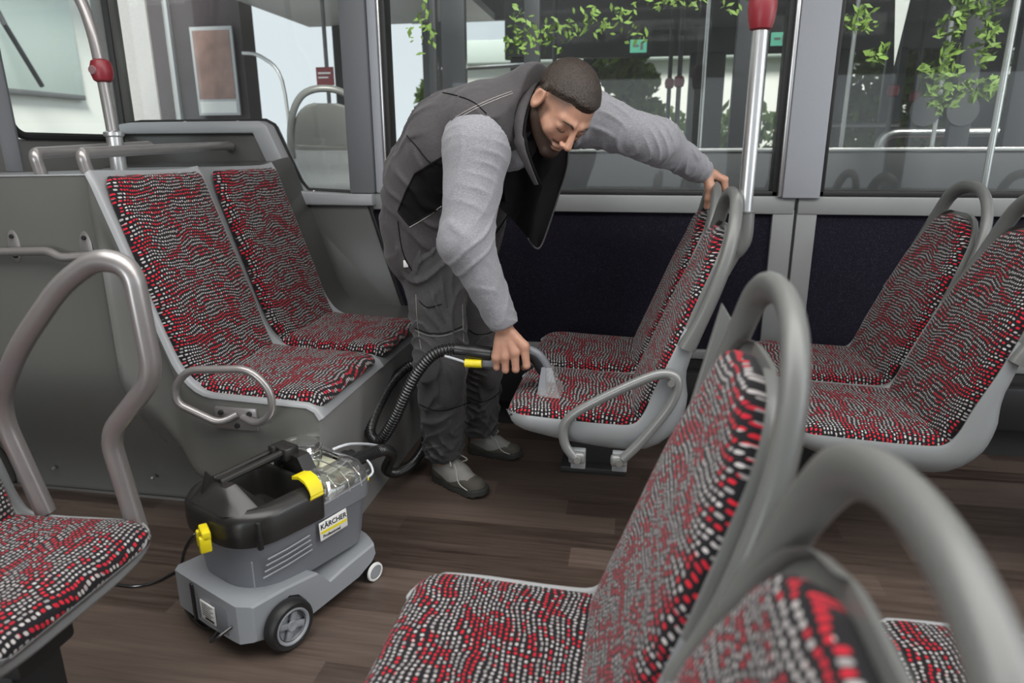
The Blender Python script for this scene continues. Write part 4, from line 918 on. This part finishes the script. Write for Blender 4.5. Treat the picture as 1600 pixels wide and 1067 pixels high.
M['stitch'] = plain('pale_stitching', (.30, .29, .28), .8)
def hair_mat():
    m, nt, b = newmat('short_brown_hair'); L = nt.links.new
    tc = nd(nt, 'ShaderNodeTexCoord'); n = nd(nt, 'ShaderNodeTexNoise'); n.inputs['Scale'].default_value = 240; n.inputs['Detail'].default_value = 3; L(tc.outputs['Object'], n.inputs['Vector'])
    L(mixc(nt, mth(nt, 'MULTIPLY_ADD', n.outputs[0], 2.4, -.8, clamp=True), (.010, .007, .005), (.062, .040, .028)), b.inputs['Base Color'])
    b.inputs['Roughness'].default_value = .5
    bp = nd(nt, 'ShaderNodeBump'); bp.inputs['Strength'].default_value = .9; bp.inputs['Distance'].default_value = .004; L(n.outputs[0], bp.inputs['Height']); L(bp.outputs[0], b.inputs['Normal'])
    return m
M['hair'] = hair_mat()

PO = Vector((-.55, 2.2, 0))
man = empty('person', PO, 'bearded man in grey work vest and trousers bending over a seat with a nozzle', 'person')
# ---- joints
shR = Vector((-.425, 1.865, 1.195)); elR = W(728, 378, y=1.80); wrR = W(786, 508, y=1.842)
shL = Vector((-.17, 2.16, 1.245)); elL = W(1028, 222, y=2.15); wrL = W(1102, 270, y=2.33)
hipR = Vector((-.625, 2.085, .84)); knR = W(690, 565, y=2.05); anR = Vector((-.625, 2.145, .09))
hipL = Vector((-.60, 2.26, .84)); knL = W(752, 548, y=2.30); anL = Vector((-.555, 2.40, .09))
hc = W(880, 168, y=1.93)
fu = np.array([.65, -.47, .60]); fu /= np.linalg.norm(fu); ff = np.array([.28, -.50, -.82]); ff = ff-fu*(ff@fu); ff /= np.linalg.norm(ff); fs = np.cross(fu, ff)
HR = np.stack([fs, ff, fu]).astype(f32)       # world -> (left, front, up)
def hw(s, f, u): return Vector(tuple(np.array(hc)+fs*s+ff*f+fu*u))
def head_sdf(P):
    q = (P-A3(hc))@HR.T; s = np.abs(q[:, 0]); qs = np.stack([s, q[:, 1], q[:, 2]], 1).astype(f32)
    d = ell(qs, (0, -.014, .028), (.074, .093, .086))
    d = smin(d, ell(qs, (0, .020, -.030), (.060, .066, .082)), .03)
    d = smin(d, cap(qs, (.050, -.002, -.055), (.014, .066, -.093), .018, .017), .022)
    d = smin(d, ell(qs, (0, .074, -.096), (.020, .016, .017)), .015)
    d = smin(d, cap(qs, (.012, .083, .021), (.040, .066, .022), .010, .008), .014)
    d = smax(d, -ell(qs, (.031, .096, .003), (.019, .018, .012)), .010)
    d = smin(d, ell(qs, (.031, .0685, .001), (.017, .0135, .012)), .008)
    d = smin(d, cap(qs, (.045, .055, -.028), (.050, .04, -.022), .014, .012), .02)
    d = smin(d, cap(qs, (0, .086, .012), (0, .112, -.028), .0075, .0105), .008)
    d = smin(d, ell(qs, (.012, .100, -.033), (.008, .010, .007)), .005)
    d = smin(d, ell(qs, (0, .083, -.056), (.024, .011, .0055)), .006)
    d = smin(d, ell(qs, (0, .081, -.067), (.020, .011, .0060)), .006)
    e = ell(qs, (.080, -.012, -.002), (.011, .020, .034)); e = smax(e, -ell(qs, (.091, -.006, .003), (.009, .012, .022)), .004)
    return smin(d, e, .004)
Rfing = []; Lfing = []
kpx = [(819, 541, 1.842, 823, 571, 1.838, 818, 574, 1.872), (804, 550, 1.836, 806, 577, 1.838, 803, 577, 1.876), (789, 556, 1.836, 790, 578, 1.840, 789, 577, 1.876), (776, 558, 1.838, 776, 574, 1.842, 776, 574, 1.872)]
for a in kpx: Rfing.append((W(a[0], a[1], y=a[2]), W(a[3], a[4], y=a[5]), W(a[6], a[7], y=a[8])))
hx = .262
for y, dx in ((2.338, -.004), (2.361, .002), (2.384, .002), (2.405, -.004)):
    Lfing.append((Vector((hx-.012+dx, y, 1.068)), Vector((hx+.024+dx, y+.006, 1.052)), Vector((hx+.030+dx, y+.010, 1.020))))
def hands_sdf(P):
    d = None
    for i, (k_, p_, t_) in enumerate(Rfing):
        r = (.0105, .0105, .010, .009)[i]
        e = smin(cap(P, wrR+Vector((0, .004, -.006)), k_, .021, .0145), cap(P, k_, p_, .0135, r), .008); e = smin(e, cap(P, p_, t_, r, r*.85), .005)
        d = e if d is None else smin(d, e, .0045)
    d = smin(d, chain(P, [wrR+Vector((.0, .012, -.01)), W(800, 538, y=1.885), W(822, 548, y=1.895), W(832, 556, y=1.89)], [.02, .016, .012, .0095], .01), .01)
    e2 = None
    for i, (k_, p_, t_) in enumerate(Lfing):
        r = (.0105, .0105, .010, .009)[i]
        e = smin(cap(P, wrL+Vector((.004, .004*i, 0)), k_, .020, .0145), cap(P, k_, p_, .013, r), .008); e = smin(e, cap(P, p_, t_, r, r*.85), .005)
        e2 = e if e2 is None else smin(e2, e, .0045)
    e2 = smin(e2, chain(P, [wrL+Vector((.006, -.006, -.012)), W(1110, 293, y=2.315), W(1107, 309, y=2.32), W(1104, 323, y=2.335)], [.018, .015, .0115, .0095], .01), .01)
    return np.minimum(d, e2)
neck0 = Vector((-.335, 2.01, 1.27)); neck1 = hw(0, -.03, -.05)
def body_sdf(P):
    d = head_sdf(P)
    d = smin(d, cap(P, neck0, neck1, .066, .056), .02)
    d = smin(d, cap(P, neck0, (-.45, 2.08, 1.12), .06, .10), .03)
    d = smin(d, cap(P, (-.45, 2.08, 1.12), (-.62, 2.16, .90), .10, .10), .03)
    d = smin(d, chain(P, [neck0, shR, elR, wrR], [.05, .05, .04, .026], .02), .02)
    d = smin(d, chain(P, [neck0, shL, elL, wrL], [.05, .045, .036, .025], .02), .02)
    for h_, k_, a_ in ((hipR, knR, anR), (hipL, knL, anL)): d = smin(d, chain(P, [Vector((-.62, 2.16, .90)), h_, k_, a_], [.09, .075, .05, .035], .02), .02)
    return smin(d, hands_sdf(P), .008)
V, Fq = sdf_mesh(body_sdf, (-.80, 1.72, .03), (.36, 2.52, 1.45), .0028)
body_o = fobj('body', V, Fq, [M['skin']], man, loc=PO)
q = (V-A3(hc))@HR.T; s_, f_, u_ = np.abs(q[:, 0]), q[:, 1], q[:, 2]
def sst(a, b, x): t = np.clip((x-a)/(b-a), 0, 1); return t*t*(3-2*t)
inh = (np.linalg.norm(q, axis=1) < .19).astype(f32)
jaw = sst(-.016, -.036, u_+.28*np.clip(f_-.0, 0, 1)*0+.0) * sst(-.045, -.02, f_)
cheek = sst(-.004, .010, (-.022-u_)-.40*np.clip(f_-.01, 0, .08))
beard = cheek*sst(-.04, -.015, f_)*sst(-.165, -.135, u_)
side = sst(-.03, -.01, f_)*sst(.045, .025, f_)*sst(.05, .06, s_)*sst(.03, .0, u_)*.75
must = sst(.006, .002, np.abs(u_+.046))*sst(.036, .026, s_)*sst(.07, .08, f_)
lips = sst(.027, .022, s_)*sst(.0105, .008, np.abs(u_+.0615))*sst(.082, .088, f_)
hl_ = .062-.55*np.clip(.055-f_, 0, .11); fade = sst(-.045, .004, u_-hl_)*sst(.070, .050, f_+0*s_)*.9
ear_ = 1-sst(.071, .076, s_)*(f_ > -.045)*(f_ < .02)*(np.abs(u_) < .045); tone = np.clip(.25*lips+np.maximum.reduce([beard*(1-lips), side, must*(1-lips)*.9, fade*(f_ < .08)]), 0, 1)*inh*ear_
att = body_o.data.attributes.new('hairtone', 'FLOAT', 'POINT'); 
if len(body_o.data.vertices) == len(V): att.data.foreach_set('value', tone.astype(f32))
# hair on the crown
def hair_sdf(P):
    q = (P-A3(hc))@HR.T; s, f, u = np.abs(q[:, 0]), q[:, 1], q[:, 2]
    line = .062-.55*np.clip(.055-f, 0, .11)+.12*np.clip(s-.03, 0, .02)*(f > .05)
    tk = .0085*sst(-.004, .022, u-line)+.0035*sst(.03, .08, f)*sst(-.004, .02, u-line)
    rg_ = .0009*np.sin(P[:, 0]*700+P[:, 1]*300)*np.sin(P[:, 1]*800)*np.sin(P[:, 2]*760+P[:, 0]*200)
    return smax(head_sdf(P)-tk+.0005+rg_, line-.004-u, .004)
Vh, Fh = sdf_mesh(hair_sdf, tuple(Vector(hc)-Vector((.14, .14, .14))), tuple(Vector(hc)+Vector((.14, .14, .14))), .003)
fobj('hair', Vh, Fh, [M['hair']], man, loc=PO)
for sg_ in (1, -1):
    mobj('eyebrow', tube(off(spline([hw(.014*sg_, .0935, .020), hw(.027*sg_, .0905, .0265), hw(.045*sg_, .076, .021)], 5), PO), [.002, .003, .003, .003, .003, .0028, .0026, .0022, .0018, .0014, .001], 8), M['hair'], man)
    mobj('eyelash', tube(off(spline([hw(.019*sg_, .0820, -.006), hw(.031*sg_, .0850, -.0085), hw(.043*sg_, .0765, -.006)], 5), PO), .0012, 6), M['hair'], man)
# ---- sweatshirt
def sweat_sdf(P):
    d = chain(P, [Vector((-.38, 1.95, 1.19)), shR+Vector((.005, 0, -.035)), elR, wrR+Vector((0, 0, .012))], [.07, .088, .069, .043], .035)
    d = smin(d, cap(P, wrR+Vector((-.022, 0, .045)), wrR+Vector((-.004, 0, .010)), .045, .037), .006)
    e = chain(P, [Vector((-.26, 2.07, 1.22)), shL, elL, wrL+Vector((-.012, 0, .006))], [.09, .082, .060, .040], .035)
    e = smin(e, cap(P, wrL+Vector((-.045, -.02, .018)), wrL+Vector((-.010, 0, .003)), .040, .034), .006)
    up = chain(P, [Vector((-.38, 2.04, 1.18)), neck0+Vector((.01, 0, -.01))], [.10, .066], .03)
    nk_ = sst(.10, .22, np.linalg.norm(P-A3(neck0), axis=1))
    fR = nk_*sst(.12, .0, np.linalg.norm(P-A3(elR), axis=1))+.35*nk_
    d = d+folds(P, 40, .0085, (elR-shR).normalized()+Vector((.6, .2, 0)), 1.3)*fR
    e = e+folds(P, 42, .0065, (elL-shL).normalized()+Vector((0, .3, .6)), 2.1)*nk_
    d = smin(d, e, .02); d = smin(d, up, .02)
    # cut at both cuffs
    nR = A3((wrR-elR).normalized()); d = np.where(np.linalg.norm(P-A3(wrR), axis=1) < .12, smax(d, (P-A3(wrR))@nR-.002, .004), d)
    nL = A3((wrL-elL).normalized()); d = np.where(np.linalg.norm(P-A3(wrL), axis=1) < .12, smax(d, (P-A3(wrL))@nL-.002, .004), d)
    nn = A3((neck1-neck0).normalized()); d = np.where(np.linalg.norm(P-A3(neck0), axis=1) < .2, smax(d, (P-A3(neck0))@nn-.045, .006), d)
    return d
V, Fq = sdf_mesh(sweat_sdf, (-.60, 1.66, .62), (.26, 2.46, 1.42), .004)
fobj('sweatshirt', V, Fq, [M['sweat']], man, loc=PO)
# ---- vest
sa = np.array(shL-shR); sa /= np.linalg.norm(sa)
def vest_sdf(P):
    sp = [((-.605, 2.15, .85), .082, .138), ((-.592, 2.14, .95), .078, .142), ((-.555, 2.11, 1.07), .085, .146), ((-.455, 2.06, 1.18), .095, .148), ((-.36, 2.03, 1.235), .095, .128)]
    d = None
    for i in range(len(sp)-1):
        (a, wa_, ra), (b, wb, rb) = sp[i], sp[i+1]; a, b = np.array(a), np.array(b)
        for sg_ in (-1, 1):
            e = cap(P, a+sa*wa_*sg_, b+sa*wb*sg_, ra*.86, rb*.86); d = e if d is None else smin(d, e, .06)
    d = smin(d, cap(P, shR+Vector((.0, .01, .035)), shL+Vector((0, 0, .03)), .072, .072), .05)
    col = cap(P, (-.35, 2.01, 1.26), (-.285, 1.975, 1.30), .090, .078); d = smin(d, col, .03)
    d = d+folds(P, 20, .008, (.5, .2, .8), 4.0)*sst(.12, .24, np.linalg.norm(P-A3(neck0), axis=1))
    # armholes
    d = smax(d, -cap(P, shR+Vector((.015, -.065, -.055)), elR+Vector((.02, -.02, 0)), .085, .085), .012)
    d = smax(d, -cap(P, shL+Vector((.07, .02, -.02)), elL, .085, .08), .012)
    # neck opening
    nn = A3((neck1-neck0).normalized()); pr_ = (P-A3(neck0))@nn
    neckin = cap(P, neck0-Vector((.05, .03, .03)), neck1+(neck1-neck0), .066, .078)
    d = smax(d, -neckin, .006); d = np.where(np.linalg.norm(P-A3(neck0), axis=1) < .2, smax(d, pr_-.062, .006), d)
    # hem and open front
    hn = A3(Vector((.42, -.1, -.9)).normalized()); d = smax(d, (P-A3((-.60, 2.1, .735)))@hn, .008)
    return d
V, Fq = sdf_mesh(vest_sdf, (-.92, 1.78, .62), (-.08, 2.42, 1.48), .0045)
cen = V[Fq].mean(1)
def pxof(Pw):
    v = Pw-np.array([0, 0, CH]); z = v@np.array(fwv); return 800+F*(v@np.array(cR))/z, 533.5-F*(v@np.array(cU))/z
sc_ = (cen-np.array([-.60, 2.1, .9]))
along = sc_@np.array(Vector((.6, -.1, .75)).normalized())
sd = (cen-np.array([-.5, 2.08, 1.1]))@sa
px_, py_ = pxof(cen)
def inpoly(x, y, poly):
    c = np.zeros(len(x), bool); n = len(poly)
    for i in range(n):
        x1, y1 = poly[i]; x2, y2 = poly[(i+1) % n]
        c ^= ((y1 > y) != (y2 > y)) & (x < (x2-x1)*(y-y1)/((y2-y1) or 1e-9)+x1)
    return c
dark = (inpoly(px_, py_, [(648, 272), (700, 240), (720, 300), (700, 318), (640, 352), (622, 330), (634, 300)]) & (sd < .05)) | (np.linalg.norm(cen-np.array(neck0), axis=1) < .088)
vest_o = fobj('vest', V, Fq, [M['vest'], M['vestdark']], man, dark.astype(int), loc=PO)
# far front panel hanging open, black lining towards the viewer
def sheet(px, yfun, th):
    n = len(px); c = [sum(p[0] for p in px)/n, sum(p[1] for p in px)/n]
    front = []; rings = []
    for s in (1.0, .75, .5, .25): front.append([W(c[0]+(p[0]-c[0])*s, c[1]+(p[1]-c[1])*s, y=yfun(c[0]+(p[0]-c[0])*s, c[1]+(p[1]-c[1])*s)) for p in px])
    back = [[Vector((p.x, p.y+th, p.z)) for p in r_] for r_ in front]
    rr_ = front[::-1]+back; V_, F_ = loft(rr_, True, True); return V_, F_
flp = fillet([(x, y, 0) for x, y in [(850, 205), (888, 232), (886, 262), (873, 305), (860, 345), (846, 383), (836, 387), (825, 372), (800, 342), (775, 320), (770, 260), (800, 220)]], 8, 3, closed=True)
vf = sheet([(p.x, p.y) for p in flp], lambda x, y: 2.02+.03*math.sin(x*.11+y*.02)+.0006*(y-230)*.5, .014)
fl = mobj('vest_front_panel', (off(vf[0], PO), vf[1]), M['vestdark'], man, 60)
el_ = [(888, 232), (886, 262), (873, 305), (860, 345), (846, 383), (836, 387), (825, 372)]
mobj('edge_binding', tube(off(spline([W(x, y, y=2.018+.03*math.sin(x*.11+y*.02)+.0003*(y-230)) for x, y in el_], 5), PO), .0025, 8), M['vest'], fl)
# ---- trousers
def trou_sdf(P):
    d = chain(P, [Vector((-.63, 2.12, .90)), hipR, knR, anR+Vector((0, 0, .05))], [.115, .105, .080, .068], .05)
    e = chain(P, [Vector((-.62, 2.22, .90)), hipL, knL, anL+Vector((.005, 0, .02))], [.115, .102, .076, .066], .05)
    d = d+folds(P, 22, .011, (.45, .2, 1), .7)+folds(P, 44, .009, (-.3, .2, 1), 2.7)*sst(.38, .2, P[:, 2])
    e = e+folds(P, 22, .011, (-.45, .2, 1), 5.7)+folds(P, 44, .009, (.3, .2, 1), 1.7)*sst(.38, .2, P[:, 2])
    kp = ell(P, knR+Vector((.03, -.035, -.03)), (.055, .045, .11)); d = smin(d, kp, .015)
    kp = ell(P, knL+Vector((.04, -.03, -.03)), (.05, .045, .10)); e = smin(e, kp, .015)
    d = smin(d, e, .012)
    hem = .085+.05*np.clip((-.6-P[:, 0]), -.2, .2)*-1
    return smax(d, hem-P[:, 2], .006)
V, Fq = sdf_mesh(trou_sdf, (-.86, 1.90, .04), (-.36, 2.56, 1.06), .0045)
trou_o = fobj('trousers', V, Fq, [M['trouser']], man, loc=PO)
# ---- shoes
M['shoe_grey'] = plain('grey_suede', (.27, .265, .25), .85, noise=.12, nscale=60, bump=.3, bscale=500)
M['shoe_olive'] = plain('olive_toe_cap', (.085, .078, .062), .8, noise=.1, bump=.3, bscale=500); M['sole'] = plain('shoe_sole', (.035, .036, .033), .7); M['lace'] = plain('shoe_lace', (.45, .45, .42), .8)
def shoe(heel, toe):
    h_ = Vector((heel[0], heel[1], 0)); d_ = Vector((toe[0]-heel[0], toe[1]-heel[1], 0)); L_ = d_.length; d_.normalize(); n_ = Vector((-d_.y, d_.x, 0))
    R_ = np.array([tuple(d_), tuple(n_), (0, 0, 1)], f32); s = L_/.27
    def loc(P): return ((P-A3(h_))@R_.T)/s
    def up(P):
        q = loc(P); d = chain(q, [(.045, 0, .045), (.13, 0, .04), (.215, .004, .03)], [.038, .040, .036], .03)
        d = smin(d, cap(q, (.055, 0, .05), (.045, 0, .10), .036, .040), .03); d = smin(d, cap(q, (.05, 0, .10), (.13, 0, .06), .032, .030), .03)
        d = smax(d, .022-q[:, 2], .004); return smax(d, q[:, 2]-.115, .006)*s
    def sol(P):
        q = loc(P); p2 = q.copy(); p2[:, 2] = 0; d = chain(p2, [(.04, 0, 0), (.12, .0, 0), (.215, .004, 0)], [.040, .036, .046], .03)
        top = .030+.008*np.cos(q[:, 0]*22); bot = np.where(q[:, 0] > .2, (q[:, 0]-.2)*.2, 0)+.0
        lug = .003*(np.sin(q[:, 0]*260) > 0)
        return smax(smax(d, q[:, 2]-top, .004), bot+lug-q[:, 2], .002)*s
    lo = tuple(Vector((min(heel[0], toe[0])-.09, min(heel[1], toe[1])-.09, -.01))); hi = tuple(Vector((max(heel[0], toe[0])+.09, max(heel[1], toe[1])+.09, .14)))
    V, Fq = sdf_mesh(up, lo, hi, .0026); c = loc(V[Fq].mean(1).astype(f32))
    mi = ((c[:, 0] > .205-.10*np.abs(c[:, 1])*2) | ((c[:, 2] < .048+.01*np.sin(c[:, 0]*40)) & (np.abs(c[:, 1]) > .02)) | (c[:, 0] < .03)).astype(int)
    u = fobj('shoe', V, Fq, [M['shoe_grey'], M['shoe_olive']], man, mi, loc=PO)
    V, Fq = sdf_mesh(sol, lo, hi, .0026); fobj('sole', V, Fq, [M['sole']], u, loc=PO)
    def wl_(a, b, c): return h_+d_*(a*s)+n_*(b*s)+Vector((0, 0, c*s))
    for k in range(5):
        x = .105+k*.018; z = .089-.0095*k; mobj('lace', tube(off(spline([wl_(x, -.024, z-.008), wl_(x+.004, 0, z+.006), wl_(x+.008, .024, z-.008)], 5), PO), .0022, 6), M['lace'], u)
    for sg_ in (1, -1): mobj('lace', tube(off(spline([wl_(.10, 0, .10), wl_(.11, sg_*.022, .115), wl_(.135, sg_*.04, .10), wl_(.12, sg_*.026, .09), wl_(.105, sg_*.006, .098)], 6), PO), .0022, 6), M['lace'], u)
    mobj('lace', tube(off(spline([wl_(.11, -.005, .10), wl_(.15, -.03, .085), wl_(.18, -.045, .05), wl_(.22, -.043, .035)], 6), PO), .0020, 6), M['lace'], u)
shoe((-.672, 2.185), (-.452, 2.045)); shoe((-.605, 2.42), (-.375, 2.378))
# ---- seams, pocket lines and snaps lie on the cloth
from mathutils.bvhtree import BVHTree
def bvh_of(o):
    me = o.data; return BVHTree.FromPolygons([v.co+PO for v in me.vertices], [tuple(p.vertices) for p in me.polygons])
bv = bvh_of(vest_o)
def drape(px, r, mat, nm, lift=.001, on=None):
    pts = []; bv_, par_ = (bv, vest_o) if on is None else on
    for x, y in spline([(a, b, 0) for a, b in px], 8, False) and [(p[0], p[1]) for p in spline([(a, b, 0) for a, b in px], 8)]:
        d = (fwv + cR*((x-800)/F) - cU*((y-533.5)/F)).normalized(); h = bv_.ray_cast(Vector((0, 0, CH)), d, 5)
        if h[0] is not None: pts.append(h[0]+h[1]*lift*(1 if h[1].dot(d) < 0 else -1))
    if len(pts) > 3: return mobj(nm, tube(off(pts, PO), r, 6), mat, par_)
drape([(712, 183), (745, 165), (775, 152), (800, 143)], .0012, M['stitch'], 'seam'); drape([(714, 186), (747, 168), (777, 155), (801, 146)], .0012, M['stitch'], 'seam')
drape([(692, 145), (715, 150), (740, 160), (760, 178)], .0016, M['vestdark'], 'seam')
drape([(636, 212), (652, 230), (668, 250), (684, 262)], .0016, M['vestdark'], 'seam')
drape([(640, 355), (665, 340), (690, 322)], .0016, M['stitch'], 'seam'); drape([(622, 345), (630, 395), (650, 430), (680, 455)], .0018, M['vestdark'], 'seam')
drape([(765, 285), (785, 282), (800, 275), (803, 268)], .0022, M['vestdark'], 'pocket_seam'); drape([(766, 300), (785, 298), (798, 292), (803, 275)], .0014, M['stitch'], 'pocket_seam')
h = bv.ray_cast(Vector((0, 0, CH)), (W(634, 412, y=2.0)-Vector((0, 0, CH))).normalized(), 5)
if h[0] is not None:
    tb = rbox((0, 0, 0), (.014, .003, .022), .001, rot=Matrix.Rotation(.5, 3, 'Z')); mobj('white_tab', ([tuple(Vector(p)+h[0]-PO) for p in tb[0]], tb[1]), M['white'], vest_o)

tb_ = (bvh_of(trou_o), trou_o)
for pl_ in ([(648, 512), (670, 520), (695, 520), (722, 510)], [(650, 628), (675, 640), (700, 640), (735, 628)], [(733, 515), (745, 522), (765, 520), (785, 505)], [(735, 620), (750, 628), (768, 622), (780, 612)], [(655, 470), (668, 480), (690, 475)]):
    drape(pl_, .0017, M['vestdark'], 'seam', on=tb_)
for pl_ in ([(649, 516), (670, 524), (695, 524), (722, 514)], [(650, 460), (652, 500), (658, 545)], [(722, 475), (724, 530), (728, 580)]):
    drape(pl_, .0010, M['stitch'], 'seam', on=tb_)

pp_ = [(648, 272), (700, 240), (720, 300), (700, 318), (640, 352), (622, 330), (634, 300), (648, 272)]
for i in range(7):
    if pp_[i][0] < 700 or pp_[i+1][0] < 700: drape([pp_[i], ((pp_[i][0]*2+pp_[i+1][0])/3, (pp_[i][1]*2+pp_[i+1][1])/3), ((pp_[i][0]+2*pp_[i+1][0])/3, (pp_[i][1]+2*pp_[i+1][1])/3), pp_[i+1]], .0032, M['vestdark'], 'piping', lift=-.0005)
drape([(800, 240), (812, 262), (806, 300), (790, 340), (768, 372)], .0028, M['vestdark'], 'zip')
drape([(630, 440), (650, 452), (675, 462)], .002, M['vestdark'], 'hem')
cp_ = spline([W(856, 104, y=2.06), W(838, 118, y=2.0), W(822, 145, y=1.935), W(811, 185, y=1.895), W(812, 225, y=1.885), W(824, 258, y=1.90), W(838, 288, y=1.93)], 6)
nr_ = len(cp_)
mobj('collar', tube(off(cp_, PO), [.006+.013*math.sin(PI*min(1, (i+2)/(nr_*.75))) if i < nr_*.6 else .017-.010*(i-nr_*.6)/(nr_*.4) for i in range(nr_)], 14, ell=.38, up=tuple((neck1-neck0).normalized())), M['vest'], vest_o)
mobj('collar_lining', tube(off([p+np.array((.010, .006, -.002)) for p in cp_], PO), [.005+.010*math.sin(PI*min(1, (i+2)/(nr_*.75))) if i < nr_*.6 else .014-.008*(i-nr_*.6)/(nr_*.4) for i in range(nr_)], 12, ell=.4, up=tuple((neck1-neck0).normalized())), M['vestdark'], vest_o)
